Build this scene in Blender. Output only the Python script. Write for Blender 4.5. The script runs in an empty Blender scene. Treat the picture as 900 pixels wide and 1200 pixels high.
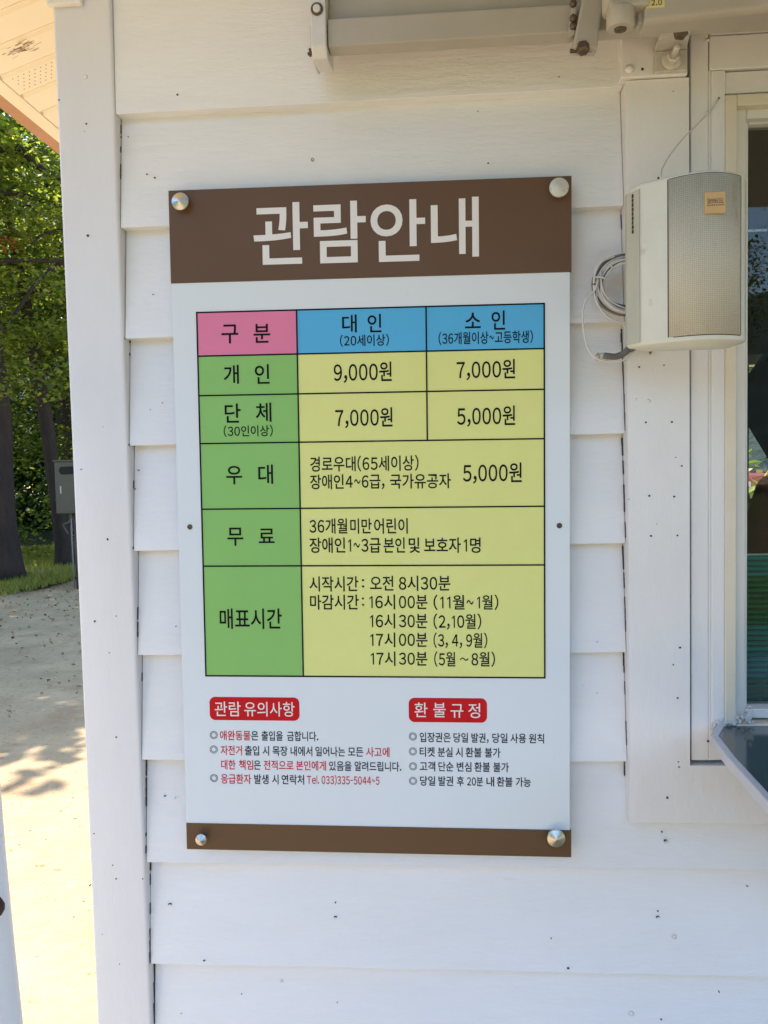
import bpy, math, random
import numpy as np
from mathutils import Vector, Matrix
S = bpy.context.scene
COL = S.collection
random.seed(7); RNG = np.random.default_rng(7)

# ------------------------------------------------------------------ camera
YAW, PITCH, ROLL = [math.radians(v) for v in (4.27590302, -3.37811969, -1.29077283)]
CAM = np.array([0, -1.3, 1.5]); F = 1000.0
def _axes():
    cy, sy, cp, sp, cr, sr = math.cos(YAW), math.sin(YAW), math.cos(PITCH), math.sin(PITCH), math.cos(ROLL), math.sin(ROLL)
    r = np.array([cy, sy, 0]); w = np.array([-sy*cp, cy*cp, sp]); u = np.cross(r, w)
    return cr*r+sr*u, -sr*r+cr*u, w
AR, AU, AW = _axes()
cd = bpy.data.cameras.new('camera'); cam = bpy.data.objects.new('camera', cd); COL.objects.link(cam)
cam.matrix_world = Matrix([[AR[i], AU[i], -AW[i], CAM[i]] for i in range(3)] + [[0, 0, 0, 1]])
cd.sensor_fit = 'VERTICAL'; cd.sensor_height = 24; cd.lens = 20.0; cd.clip_start = .02; cd.clip_end = 2000
S.camera = cam

# ------------------------------------------------------------------ light
SUN_EL, SUN_AZ = math.radians(56), math.radians(-38)      # azimuth from +Y towards +X
wd = bpy.data.worlds.new('World'); S.world = wd; wd.use_nodes = True
nt = wd.node_tree; bg = nt.nodes['Background']
sky = nt.nodes.new('ShaderNodeTexSky'); sky.sky_type = 'NISHITA'; sky.sun_disc = False
sky.sun_elevation = SUN_EL; sky.sun_rotation = SUN_AZ
sky.air_density = 1.0; sky.dust_density = .3; sky.ozone_density = 1.4
nt.links.new(sky.outputs[0], bg.inputs[0]); bg.inputs[1].default_value = .15
sd = bpy.data.lights.new('sun', 'SUN'); sd.energy = 3.0; sd.angle = math.radians(.5); sd.color = (1, .95, .86)
sun = bpy.data.objects.new('sun', sd); COL.objects.link(sun)
dirv = Vector((math.sin(SUN_AZ)*math.cos(SUN_EL), math.cos(SUN_AZ)*math.cos(SUN_EL), math.sin(SUN_EL)))
sun.rotation_euler = dirv.to_track_quat('Z', 'Y').to_euler(); sun.location = (-6, 8, 12)
S.view_settings.view_transform = 'Standard'; S.view_settings.look = 'None'
S.view_settings.exposure = 1.94; S.view_settings.gamma = 1
S.cycles.use_denoising = True
S.cycles.max_bounces = 8; S.cycles.diffuse_bounces = 5; S.cycles.glossy_bounces = 4; S.cycles.transmission_bounces = 6; S.cycles.transparent_max_bounces = 8

# ------------------------------------------------------------------ where things stand
def ray(px, py): return AW + (px-450)/F*AR - (py-600)/F*AU
def W(px, py, Y=0.0):
    d = ray(px, py); return CAM + d*(Y-CAM[1])/d[1]
def wx(px, py, Y=0.0): return float(W(px, py, Y)[0])
def wz(px, py, Y=0.0): return float(W(px, py, Y)[2])

# ------------------------------------------------------------------ materials
def mat(name, col, rough=.6, metal=0, noise=0, nscale=20, stretch=(1, 1, 1), bump=0, bscale=60, spots=None, trans=0, spec=.5, rand=0, coat=0):
    m = bpy.data.materials.new(name); m.use_nodes = True; t = m.node_tree; N = t.nodes; L = t.links
    b = N['Principled BSDF']; b.inputs['Roughness'].default_value = rough; b.inputs['Metallic'].default_value = metal
    b.inputs['Specular IOR Level'].default_value = spec
    if coat: b.inputs['Coat Weight'].default_value = coat; b.inputs['Coat Roughness'].default_value = .1
    tc = N.new('ShaderNodeTexCoord'); mp = N.new('ShaderNodeMapping'); mp.inputs['Scale'].default_value = stretch
    geo = N.new('ShaderNodeNewGeometry'); L.new(geo.outputs['Position'], mp.inputs[0])
    rgb = N.new('ShaderNodeRGB'); rgb.outputs[0].default_value = (*col, 1); out = rgb.outputs[0]
    def mixc(fac, a, c, mode='MIX'):
        x = N.new('ShaderNodeMix'); x.data_type = 'RGBA'; x.blend_type = mode
        if isinstance(fac, float): x.inputs[0].default_value = fac
        else: L.new(fac, x.inputs[0])
        L.new(a, x.inputs[6])
        if isinstance(c, tuple): x.inputs[7].default_value = (*c, 1)
        else: L.new(c, x.inputs[7])
        return x.outputs[2]
    if noise:
        n = N.new('ShaderNodeTexNoise'); n.inputs['Scale'].default_value = nscale; n.inputs['Detail'].default_value = 6; n.inputs['Roughness'].default_value = .65
        L.new(mp.outputs[0], n.inputs[0])
        r = N.new('ShaderNodeValToRGB'); lo = 1-noise; r.color_ramp.elements[0].position = .3; r.color_ramp.elements[1].position = .7
        r.color_ramp.elements[0].color = (lo, lo, lo*.985, 1); r.color_ramp.elements[1].color = (1, 1, 1, 1)
        L.new(n.outputs[0], r.inputs[0]); out = mixc(1.0, out, r.outputs[0], 'MULTIPLY')
    if spots:   # (colour, scale, threshold, strength)
        for sc_, s_, th, st in spots:
            n = N.new('ShaderNodeTexNoise'); n.inputs['Scale'].default_value = s_; n.inputs['Detail'].default_value = 5; n.inputs['Roughness'].default_value = .6
            L.new(mp.outputs[0], n.inputs[0])
            r = N.new('ShaderNodeMapRange'); r.inputs[1].default_value = th; r.inputs[2].default_value = th+.08; r.inputs[4].default_value = st
            L.new(n.outputs[0], r.inputs[0]); out = mixc(r.outputs[0], out, sc_)
    if rand:
        oi = N.new('ShaderNodeObjectInfo'); r = N.new('ShaderNodeMapRange'); r.inputs[3].default_value = 1-rand; r.inputs[4].default_value = 1
        L.new(oi.outputs['Random'], r.inputs[0]); cc = N.new('ShaderNodeCombineColor')
        for i in range(3): L.new(r.outputs[0], cc.inputs[i])
        out = mixc(1.0, out, cc.outputs[0], 'MULTIPLY')
    L.new(out, b.inputs['Base Color'])
    if bump:
        n = N.new('ShaderNodeTexNoise'); n.inputs['Scale'].default_value = bscale; n.inputs['Detail'].default_value = 8; n.inputs['Roughness'].default_value = .7
        L.new(mp.outputs[0], n.inputs[0])
        bp = N.new('ShaderNodeBump'); bp.inputs['Strength'].default_value = 1; bp.inputs['Distance'].default_value = bump
        L.new(n.outputs[0], bp.inputs['Height']); L.new(bp.outputs[0], b.inputs['Normal'])
    if trans:
        tr = N.new('ShaderNodeBsdfTranslucent'); L.new(out, tr.inputs[0]); mx = N.new('ShaderNodeMixShader'); mx.inputs[0].default_value = trans
        o = N['Material Output']; L.new(b.outputs[0], mx.inputs[1]); L.new(tr.outputs[0], mx.inputs[2]); L.new(mx.outputs[0], o.inputs[0])
    return m
DIRT = (.42, .38, .31)
M = {}
M['siding'] = mat('white_siding_paint', (.85, .86, .88), .42, noise=.07, nscale=5, stretch=(1, 1, 3.5), bump=.0022, bscale=42, rand=.06,
                  spots=[((.52, .50, .46), 15, .70, .35), ((.45, .41, .36), 60, .74, .5), ((.86, .86, .85), 9, .6, .5)])
M['siding'].node_tree.nodes['Mapping'].inputs['Scale'].default_value = (.35, 1, 1.6)
M['post'] = mat('white_post_paint', (.73, .73, .75), .4, noise=.06, nscale=6, stretch=(1.4, 1, .35), bump=.0009, bscale=40,
                spots=[((.55, .53, .49), 22, .70, .3), ((.40, .37, .33), 70, .75, .5)])
M['trim'] = mat('white_trim_paint', (.78, .775, .775), .38, noise=.08, nscale=7, stretch=(1.3, 1, .5), bump=.0010, bscale=38,
                spots=[((.55, .52, .47), 18, .69, .35), ((.42, .38, .33), 80, .74, .5)])
M['cream'] = mat('aged_cream_frame_paint', (.72, .66, .53), .4, noise=.10, nscale=9, bump=.0006, bscale=50, spots=[((.42, .28, .16), 16, .66, .55)])
M['frame'] = mat('window_frame_paint', (.74, .73, .69), .4, noise=.08, nscale=9, bump=.0005, bscale=50, spots=[((.5, .44, .36), 16, .68, .4)])
M['caulk'] = mat('dirty_white_caulk', (.70, .69, .66), .6, noise=.25, nscale=80, bump=.002, bscale=150, spots=[((.28, .24, .16), 70, .52, .8)])
M['gap'] = mat('dark_gap', (.03, .028, .026), .9)
M['nail'] = mat('rusty_nail_hole', (.05, .04, .035), .8)
M['soffit'] = mat('cream_vinyl', (.88, .79, .60), .45, noise=.04, nscale=4)
M['brown_stain'] = mat('brown_bird_stain', (.35, .22, .12), .9, noise=.4, nscale=120)
M['fascia'] = mat('tan_fascia_metal', (.50, .27, .15), .5, noise=.1, nscale=8)
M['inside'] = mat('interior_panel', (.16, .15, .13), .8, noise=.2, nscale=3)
M['roof'] = mat('roof_metal', (.16, .09, .06), .5, noise=.2, nscale=3)
M['panel'] = mat('sign_white_print', (.70, .76, .81), .36, noise=.025, nscale=4, spec=.3, spots=[((.60, .60, .60), 25, .74, .3)])
M['brown'] = mat('sign_brown_print', (.130, .072, .036), .4, noise=.10, nscale=5, spec=.25)
M['black'] = mat('sign_black_ink', (.006, .006, .007), .55, spec=.12)
M['white_ink'] = mat('sign_white_ink', (.76, .75, .74), .4)
M['red'] = mat('sign_red_ink', (.55, .008, .015), .5, noise=.05, spec=.15)
M['pink'] = mat('sign_pink_ink', (.74, .21, .37), .45, noise=.04, spec=.25)
M['green'] = mat('sign_green_ink', (.25, .52, .15), .45, noise=.04, spec=.25)
M['blue'] = mat('sign_blue_ink', (.09, .43, .76), .45, noise=.04, spec=.25)
M['yellow'] = mat('sign_yellow_ink', (.72, .75, .27), .45, noise=.04, spec=.25)
M['steel'] = mat('brushed_steel', (.62, .62, .60), .28, 1, noise=.2, nscale=60)
M['steel_old'] = mat('spotted_steel_cap', (.72, .70, .64), .5, .55, noise=.2, nscale=60, spots=[((.20, .17, .13), 190, .60, .8)])
M['bolt'] = mat('dark_rusty_bolt', (.16, .12, .085), .5, .6, noise=.4, nscale=120)
M['zinc'] = mat('painted_zinc', (.58, .56, .51), .4, .1, noise=.2, nscale=90)
M['awn'] = mat('awning_beige_metal', (.43, .40, .345), .42, noise=.12, nscale=14, bump=.0004, bscale=60, spots=[((.25, .19, .13), 30, .67, .5)])
M['awn_white'] = mat('awning_end_cap_white', (.66, .66, .66), .4, noise=.06, nscale=20)
M['sticker'] = mat('yellow_sticker', (.68, .60, .26), .5)
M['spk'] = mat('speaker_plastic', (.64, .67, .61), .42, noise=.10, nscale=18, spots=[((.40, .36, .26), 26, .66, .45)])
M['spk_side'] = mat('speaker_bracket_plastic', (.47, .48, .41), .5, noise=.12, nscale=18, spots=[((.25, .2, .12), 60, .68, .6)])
M['badge'] = mat('orange_badge', (.56, .38, .17), .4, noise=.06)
M['cable'] = mat('white_cable', (.66, .66, .65), .4, noise=.15, nscale=80)
M['cable_grey'] = mat('grimy_grey_cable', (.20, .195, .19), .6, noise=.4, nscale=90)
M['tray'] = mat('grey_counter_edge', (.52, .52, .55), .35, noise=.06, nscale=20)
M['tray_top'] = mat('dark_glossy_counter', (.03, .042, .038), .13, noise=.2, nscale=10, coat=.5)
M['rail'] = mat('brown_rail', (.07, .05, .035), .9, spec=.1)
M['greenslat'] = mat('green_slat', (.02, .20, .07), .25, noise=.5, nscale=9, stretch=(.4, 1, 14))
M['tealslat'] = mat('teal_slat', (.06, .34, .30), .25, noise=.5, nscale=9, stretch=(.4, 1, 14))
M['bark'] = mat('bark', (.060, .042, .030), .9, noise=.5, nscale=9, stretch=(1, 1, .25), bump=.03, bscale=12)
M['bark2'] = mat('reddish_bark', (.065, .042, .032), .9, noise=.5, nscale=9, stretch=(1, 1, .25), bump=.03, bscale=12)
M['weather'] = mat('weathered_post', (.14, .11, .09), .9, noise=.4, nscale=12, stretch=(1, 1, .2))
M['box'] = mat('grey_green_cabinet', (.11, .105, .075), .5, noise=.1, nscale=8)
M['glassdark'] = mat('dark_glass', (.02, .02, .025), .08)
M['pole'] = mat('grey_pipe', (.30, .31, .29), .5, noise=.1)
M['logpaint'] = mat('white_painted_log', (.84, .86, .90), .5, noise=.05, nscale=9, stretch=(2, 2, .2), bump=.001, bscale=40)
M['knot'] = mat('brown_knot', (.07, .03, .02), .7, noise=.5, nscale=120)
M['carpaint'] = mat('dark_red_car_paint', (.22, .012, .012), .22, coat=.8)
M['tyre'] = mat('tyre', (.02, .02, .02), .8); M['lamp'] = mat('lamp_glass', (.7, .7, .68), .15)
M['skin'] = mat('skin', (.50, .31, .22), .5); M['jacket'] = mat('red_jacket', (.36, .015, .02), .7, noise=.2, nscale=12, bump=.004, bscale=9)
M['trousers'] = mat('dark_trousers', (.03, .03, .04), .8); M['hair'] = mat('black_hair', (.012, .010, .009), .45, noise=.4, nscale=60)
M['rock'] = mat('pebble', (.46, .38, .26), .85, noise=.3, nscale=30, rand=.3)
def leafmat(name, a, b, tr):
    m = bpy.data.materials.new(name); m.use_nodes = True; N = m.node_tree.nodes; L = m.node_tree.links; p = N['Principled BSDF']
    g = N.new('ShaderNodeNewGeometry'); r = N.new('ShaderNodeValToRGB'); r.color_ramp.elements[0].color = (*a, 1); r.color_ramp.elements[1].color = (*b, 1)
    L.new(g.outputs['Random Per Island'], r.inputs[0]); L.new(r.outputs[0], p.inputs['Base Color']); p.inputs['Roughness'].default_value = .55
    t = N.new('ShaderNodeBsdfTranslucent'); hs = N.new('ShaderNodeMix'); hs.data_type = 'RGBA'; hs.blend_type = 'MULTIPLY'; hs.inputs[0].default_value = 1
    L.new(r.outputs[0], hs.inputs[6]); hs.inputs[7].default_value = (2.2, 2.0, .8, 1); L.new(hs.outputs[2], t.inputs[0])
    x = N.new('ShaderNodeMixShader'); x.inputs[0].default_value = tr; L.new(p.outputs[0], x.inputs[1]); L.new(t.outputs[0], x.inputs[2]); L.new(x.outputs[0], N['Material Output'].inputs[0])
    return m
M['leaf'] = leafmat('maple_leaf', (.045, .085, .018), (.25, .29, .06), .58)
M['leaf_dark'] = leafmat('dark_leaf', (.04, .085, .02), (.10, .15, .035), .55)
M['leaf_red'] = leafmat('rusty_leaf', (.28, .08, .03), (.38, .14, .05), .5)
M['grass'] = leafmat('grass_blade', (.16, .19, .045), (.38, .38, .12), .55)
# glass
m = bpy.data.materials.new('window_glass'); m.use_nodes = True; N = m.node_tree.nodes; L = m.node_tree.links
N.remove(N['Principled BSDF']); fr = N.new('ShaderNodeFresnel'); fr.inputs[0].default_value = 1.42
gl = N.new('ShaderNodeBsdfGlossy'); gl.inputs['Roughness'].default_value = .01; tp = N.new('ShaderNodeBsdfTransparent'); tp.inputs[0].default_value = (.82, .86, .84, 1)
x = N.new('ShaderNodeMixShader'); L.new(fr.outputs[0], x.inputs[0]); L.new(tp.outputs[0], x.inputs[1]); L.new(gl.outputs[0], x.inputs[2]); L.new(x.outputs[0], N['Material Output'].inputs[0]); M['glass'] = m
# perforated grille
m = mat('perforated_grille', (.56, .55, .46), .55, noise=.12, nscale=16, stretch=(1, 1, .35), spots=[((.36, .24, .11), 26, .62, .5), ((.36, .36, .28), 30, .58, .3)])
N = m.node_tree.nodes; L = m.node_tree.links; b = N['Principled BSDF']; tc = N['Texture Coordinate']
v = N.new('ShaderNodeTexVoronoi'); v.voronoi_dimensions = '3D'; v.inputs['Scale'].default_value = 430; v.inputs['Randomness'].default_value = .15
m2 = N.new('ShaderNodeMapping'); m2.inputs['Scale'].default_value = (1, 0, 1); L.new(N['Geometry'].outputs['Position'], m2.inputs[0]); L.new(m2.outputs[0], v.inputs[0])
mr = N.new('ShaderNodeMapRange'); mr.inputs[1].default_value = .30; mr.inputs[2].default_value = .45; mr.inputs[3].default_value = .72; mr.inputs[4].default_value = 1; L.new(v.outputs['Distance'], mr.inputs[0])
src = b.inputs['Base Color'].links[0].from_socket; mm = N.new('ShaderNodeMix'); mm.data_type = 'RGBA'; mm.blend_type = 'MULTIPLY'; mm.inputs[0].default_value = 1
L.new(src, mm.inputs[6]); L.new(mr.outputs[0], mm.inputs[7]); L.new(mm.outputs[2], b.inputs['Base Color'])
bp = N.new('ShaderNodeBump'); bp.inputs['Distance'].default_value = .0006; L.new(mr.outputs[0], bp.inputs['Height']); L.new(bp.outputs[0], b.inputs['Normal']); M['grille'] = m
# ground
m = mat('sandy_soil', (.62, .43, .23), .95, noise=.34, nscale=1.6, bump=.03, bscale=9, spots=[((.40, .24, .12), 2.6, .54, .6), ((.22, .13, .06), 26, .60, .65), ((.70, .56, .38), 14, .64, .65)]); M['soil'] = m
M['hill'] = mat('wooded_hillside', (.07, .10, .075), .95, noise=.6, nscale=.22, bump=2.0, bscale=.3)

# ------------------------------------------------------------------ mesh helpers
def link(name, me, parent=None, material=None):
    o = bpy.data.objects.new(name, me); COL.objects.link(o)
    if material is not None and me is not None: me.materials.append(material)
    if parent is not None: o.parent = parent
    return o
def tag(o, label=None, cat=None, group=None, kind=None):
    for k, v_ in (('label', label), ('category', cat), ('group', group), ('kind', kind)):
        if v_: o[k] = v_
    return o
def empty(name, loc=(0, 0, 0), label=None, cat=None, group=None):
    o = bpy.data.objects.new(name, None); COL.objects.link(o); o.location = loc; o.empty_display_size = .1
    tag(o, label, cat, group); bpy.context.view_layer.update(); return o
class MB:
    def __init__(s): s.v = []; s.f = []
    def add(s, vs, fs):
        n = len(s.v); s.v += [tuple(map(float, q)) for q in vs]; s.f += [tuple(i+n for i in f) for f in fs]; return s
    def hexa(s, a, b):   # two quads (a bottom loop, b top loop) -> solid
        return s.add(list(a)+list(b), [(3, 2, 1, 0), (4, 5, 6, 7), (0, 1, 5, 4), (1, 2, 6, 5), (2, 3, 7, 6), (3, 0, 4, 7)])
    def box(s, x0, x1, y0, y1, z0, z1):
        return s.hexa([(x0, y0, z0), (x1, y0, z0), (x1, y1, z0), (x0, y1, z0)], [(x0, y0, z1), (x1, y0, z1), (x1, y1, z1), (x0, y1, z1)])
    def prism(s, poly, ax, a, b):   # poly in the other two axes, extruded along ax from a to b
        def P(u, w, t):
            return {'x': (t, u, w), 'y': (u, t, w), 'z': (u, w, t)}[ax]
        n = len(poly); vs = [P(u, w, a) for u, w in poly]+[P(u, w, b) for u, w in poly]
        return s.add(vs, [tuple(range(n))[::-1], tuple(range(n, 2*n))]+[(i, (i+1) % n, n+(i+1) % n, n+i) for i in range(n)])
    def tube(s, pts, r, n=8, cap=True):
        pts = [Vector(map(float, q)) for q in pts]; rs = r if isinstance(r, (list, tuple)) else [r]*len(pts); vs = []; up = None
        for i, q in enumerate(pts):
            d = (pts[min(i+1, len(pts)-1)]-pts[max(i-1, 0)]).normalized()
            if up is None: up = d.orthogonal().normalized()
            up = (up-d*up.dot(d)).normalized(); w_ = d.cross(up)
            for k in range(n):
                a = 2*math.pi*k/n; vs.append(q+(up*math.cos(a)+w_*math.sin(a))*rs[i])
        m_ = len(pts); fs = [(i*n+k, i*n+(k+1) % n, (i+1)*n+(k+1) % n, (i+1)*n+k) for i in range(m_-1) for k in range(n)]
        if cap: fs += [tuple(range(n))[::-1], tuple(range((m_-1)*n, m_*n))]
        return s.add(vs, fs)
    def lathe(s, prof, c, axis, n=24):   # prof [(r, t)] t along axis
        ax = Vector(axis).normalized(); u = ax.orthogonal().normalized(); w_ = ax.cross(u); c = Vector(c); vs = []
        for r, t in prof:
            for k in range(n):
                a = 2*math.pi*k/n; vs.append(c+ax*t+(u*math.cos(a)+w_*math.sin(a))*r)
        m_ = len(prof)
        return s.add(vs, [(i*n+k, i*n+(k+1) % n, (i+1)*n+(k+1) % n, (i+1)*n+k) for i in range(m_-1) for k in range(n)]+[tuple(range(n))[::-1], tuple(range((m_-1)*n, m_*n))])
    def build(s, name, material, parent=None, bevel=0, smooth=False, seg=2):
        me = bpy.data.meshes.new(name); me.from_pydata(s.v, [], s.f)
        import bmesh
        bm = bmesh.new(); bm.from_mesh(me); bmesh.ops.recalc_face_normals(bm, faces=bm.faces); bm.to_mesh(me); bm.free()
        if smooth: me.polygons.foreach_set('use_smooth', [True]*len(me.polygons))
        o = link(name, me, parent, material)
        if parent is not None: o.matrix_parent_inverse = parent.matrix_world.inverted()
        if bevel:
            md = o.modifiers.new('bevel', 'BEVEL'); md.width = bevel; md.segments = seg; md.limit_method = 'ANGLE'; md.angle_limit = .7
        if smooth:
            try:
                me.shade_auto_smooth = True
            except Exception: pass
        return o
def spline(pts, n=8):
    P = [Vector(map(float, q)) for q in pts]; P = [P[0]*2-P[1]]+P+[P[-1]*2-P[-2]]; out = []
    for i in range(1, len(P)-2):
        for k in range(n):
            t = k/n; a, b, c, d = P[i-1:i+3]
            out.append(.5*((2*b)+(-a+c)*t+(2*a-5*b+4*c-d)*t*t+(-a+3*b-3*c+d)*t**3))
    return out+[P[-2]]

# ------------------------------------------------------------------ lettering
_cache = {}
def _raw(ch, offset):
    c = bpy.data.curves.new('lettering', 'FONT'); c.body = ch; c.size = 1; c.resolution_u = 5; c.offset = offset
    o = bpy.data.objects.new('lettering', c); COL.objects.link(o); dg = bpy.context.evaluated_depsgraph_get()
    me = bpy.data.meshes.new_from_object(o.evaluated_get(dg))
    n = len(me.vertices); co = np.empty(n*3); me.vertices.foreach_get('co', co); co = co.reshape(-1, 3)[:, :2].copy()
    fs = [tuple(p_.vertices) for p_ in me.polygons]
    bpy.data.objects.remove(o); bpy.data.curves.remove(c); bpy.data.meshes.remove(me)
    return co, fs
def glyph(ch, offset):
    key = (ch, offset)
    if key not in _cache:
        if ch == 'l': co = np.array([(.0, 0), (.085, 0), (.085, .79), (.0, .79)]); fs = [(0, 1, 2, 3)]
        elif ch == '1': co = np.array([(.15, -.005), (.24, -.005), (.24, .735), (.17, .735), (.02, .615), (.02, .53), (.15, .63)]); fs = [(0, 1, 2, 6), (2, 3, 4, 5, 6)]; co[:, 0] += .0
        else:
            u = chr(ord(ch)+0xFEE0) if '!' < ch <= '~' else ch      # the wide forms share the hangul's own stroke style
            co, fs = _raw(u, offset)
        if '!' < ch <= '~' or ch == '1':
            co[:, 0] -= co[:, 0].min(); w = co[:, 0].max()
            k = {'~': .52, '-': .5}.get(ch, .95 if ch.isdigit() and ch != '1' else 1); co[:, 0] *= k; w *= k
            b_ = {'1': .13, '(': .05, ')': .05, ',': .05, '.': .06, ':': .1}.get(ch, .055); co[:, 0] += b_; adv = w+2*b_
        else: adv = .92
        _cache[key] = (co, fs, adv)
    return _cache[key]
def glyphs(text, offset=0.0):
    x = 0; V = []; Fc = []; n = 0
    for ch in text:
        if ch == ' ': x += .25; continue
        co, fs, adv = glyph(ch, offset); c2 = co.copy(); c2[:, 0] += x; V.append(c2); Fc += [tuple(i+n for i in f) for f in fs]; n += len(co); x += adv
    return np.concatenate(V), Fc
LET = {}
ALLTXT = []

# ------------------------------------------------------------------ ticket booth
XL, XR, YB = -.585, 2.15, 2.60         # corner post's outer edge, right end, back
booth = empty('ticket_booth', (XL, 0, 0), 'white clapboard ticket booth with corner post, trim boards and cream soffit', 'booth')
PXR = -.4945                              # right edge of the corner post
MB().box(XL, PXR, 0.0, .09, .0, 2.42).build('corner_post', M['post'], booth, .0045, False, 3)
MB().box(XL-.004, -.535, -.012, .0, wz(80, 9), 2.42).build('post_cap_block', M['trim'], booth, .003)
LIP, REC = .004, .0250
zb = [wz(130, 131, LIP)*.5+wz(730, 105, LIP)*.5]
for (a, b) in (((145, 265), (728, 243)), ((148, 394.5), (728, 379)), ((155, 520), (728, 510)), ((158, 644.5), (728, 638)), ((161, 766.5), (730, 766)), ((167, 889.5), (733, 893)), ((171, 1009), (900, 1022)), ((175, 1129.5), (900, 1146))):
    zb.append(.5*(wz(*a, LIP)+wz(*b, LIP)))
while zb[-1] > .1: zb.append(zb[-1]-.168)
TXL = wx(732, 240); TXR = wx(805, 500) # trim board beside the window
Tbot = wz(820, 960)
def siding(x0, x1, z0, z1, name='siding_board', seam=True):
    # a lapped board: bottom lip proud, top tucked back, 12 mm thick
    d0 = random.uniform(-.0012, .0012); tilt = random.uniform(-.0008, .0008)
    o = MB(); n = max(2, int((x1-x0)/.08)); a = []; rowsY = []
    rec = LIP+.006 if z1 > 2.2 else REC
    prof = [(LIP, 0), (rec+.002, 1), (rec+.014, 1), (LIP+.030, 0)]
    vs = []; fs = []
    for i in range(n+1):
        xx = x0+(x1-x0)*i/n; w = .0006*math.sin(i*1.7+z0*40)+random.uniform(-.0003, .0003)
        for (yy, top) in prof:
            vs.append((xx, yy+d0+tilt*i/n+(w if not top else 0), (z1+.010 if top else z0+w*.6)))
    for i in range(n):
        for k in range(4): fs.append((i*4+k, i*4+(k+1) % 4, (i+1)*4+(k+1) % 4, (i+1)*4+k))
    fs += [(0, 1, 2, 3), (n*4+3, n*4+2, n*4+1, n*4)]
    return o.add(vs, fs).build(name, M['siding'], booth, .0008)
ztop = 2.42
prev = ztop
for i, z in enumerate(zb):
    left = PXR + .0004 + random.uniform(0, .0006)
    if i == 0: siding(left, TXL-.001, z, 2.243)
    elif i <= 6: siding(left, TXL-.0003+random.uniform(-.0004, .0001), z, zb[i-1])
    elif i == 7: siding(left, XR, z, zb[i-1])
    elif i == 8:
        siding(left, XR, z, zb[i-1])
    else: siding(left, XR, z, max(zb[i-1], z))
siding(PXR+.001, TXL-.001, 2.233, 2.41)
# sheathing (dark, seen only in gaps), inner walls
MB().box(PXR-.05, wx(835, 500), .052, .072, 0, 2.45).build('wall_sheathing', M['gap'], booth)
WX0, WX1, WZ0, WZ1 = wx(874, 500, .03), 1.55, wz(873, 843, .03), wz(880, 149, .03)
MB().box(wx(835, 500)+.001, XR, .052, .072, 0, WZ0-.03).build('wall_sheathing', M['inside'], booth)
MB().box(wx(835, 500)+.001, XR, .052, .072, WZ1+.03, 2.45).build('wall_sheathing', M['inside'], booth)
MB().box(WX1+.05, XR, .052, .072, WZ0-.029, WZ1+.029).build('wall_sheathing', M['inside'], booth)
MB().box(XL+.02, XL+.08, .091, YB, 0, 2.40).build('end_wall', M['siding'], booth)
MB().box(XR-.06, XR, .073, YB, 0, 2.45).build('end_wall', M['siding'], booth)
BX0, BX1, BZ0, BZ1 = wx(872, 500, YB), 2.0, .98, wz(880, 428, YB)
for nm, bx in (('back_wall', (XL+.081, BX0, YB-.06, YB, 0, 2.45)), ('back_wall', (BX1, XR-.061, YB-.06, YB, 0, 2.45)),
               ('back_wall', (BX0+.0005, BX1-.0005, YB-.06, YB, 0, BZ0)), ('back_wall', (BX0+.0005, BX1-.0005, YB-.06, YB, BZ1, 2.45))):
    MB().box(*bx).build(nm, M['inside'], booth)
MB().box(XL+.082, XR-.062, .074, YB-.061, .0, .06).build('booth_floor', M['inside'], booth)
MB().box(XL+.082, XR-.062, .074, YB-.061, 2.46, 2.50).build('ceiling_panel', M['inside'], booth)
for bx in ((BX0-.04, BX1+.04, YB-.066, YB+.02, BZ0-.04, BZ0+.005), (BX0-.04, BX1+.04, YB-.066, YB+.02, BZ1-.005, BZ1+.04)): MB().box(*bx).build('back_window_frame', M['frame'], booth, .003)

# trim around the service window
T0z0, T0z1 = wz(765, 91, -.016), 2.42
MB().box(wx(727.5, 70, -.020), wx(806, 60, -.020), -.020, .03, T0z0, T0z1).build('head_block', M['trim'], booth, .002)
ta = MB()
ta.prism([(TXL, T0z0-.0015), (TXL, Tbot), (TXR, wz(806, 893))  , (TXR, T0z0-.0015)], 'y', -.0142, .03).build('trim_board', M['trim'], booth, .0002)
MB().prism([(TXL+.0012, Tbot-.0001), (XR, Tbot-.0001), (XR, wz(806, 893)-.0006), (TXR+.0001, wz(806, 893)-.0004), (TXR-.006, wz(806, 893)-.0012), (TXL+.0012, Tbot+.006)], 'y', -.0138, .03).build('trim_board', M['trim'], booth, .0003)
x806, x829, x831, x846 = wx(807.5, 500), wx(828.5, 600), wx(831, 600), wx(847, 600)
zB = wz(806, 890.5)
MB().box(x806+.0008, x829, -.008, .03, zB+.002, 2.42).build('jamb_board', M['trim'], booth, .0015)
MB().box(x829+.0001, x831+.0001, -.0076, .028, zB+.002, wz(830, 86)).build('jamb_bead', M['trim'], booth, .0004)
MB().box(x831+.0003, x846, -.010, .03, wz(838, 852), wz(838, 86)).build('jamb_board', M['trim'], booth, .0015)
MB().box(x829+.001, XR, -.010, .03, wz(870, 83.5), wz(870, 44)).build('head_board', M['trim'], booth, .0015)
MB().box(x829+.001, XR, -.0125, .03, wz(870, 42.5), 2.42).build('head_board', M['trim'], booth, .0015)
MB().box(x846+.0005, XR, -.006, .03, wz(880, 110.5), wz(880, 85)).build('head_board', M['trim'], booth, .0015)
MB().box(x829+.0005, XR, -.0072, .03, zB+.002, wz(838, 852)-.0005).build('apron_board', M['trim'], booth, .0015)
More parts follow.
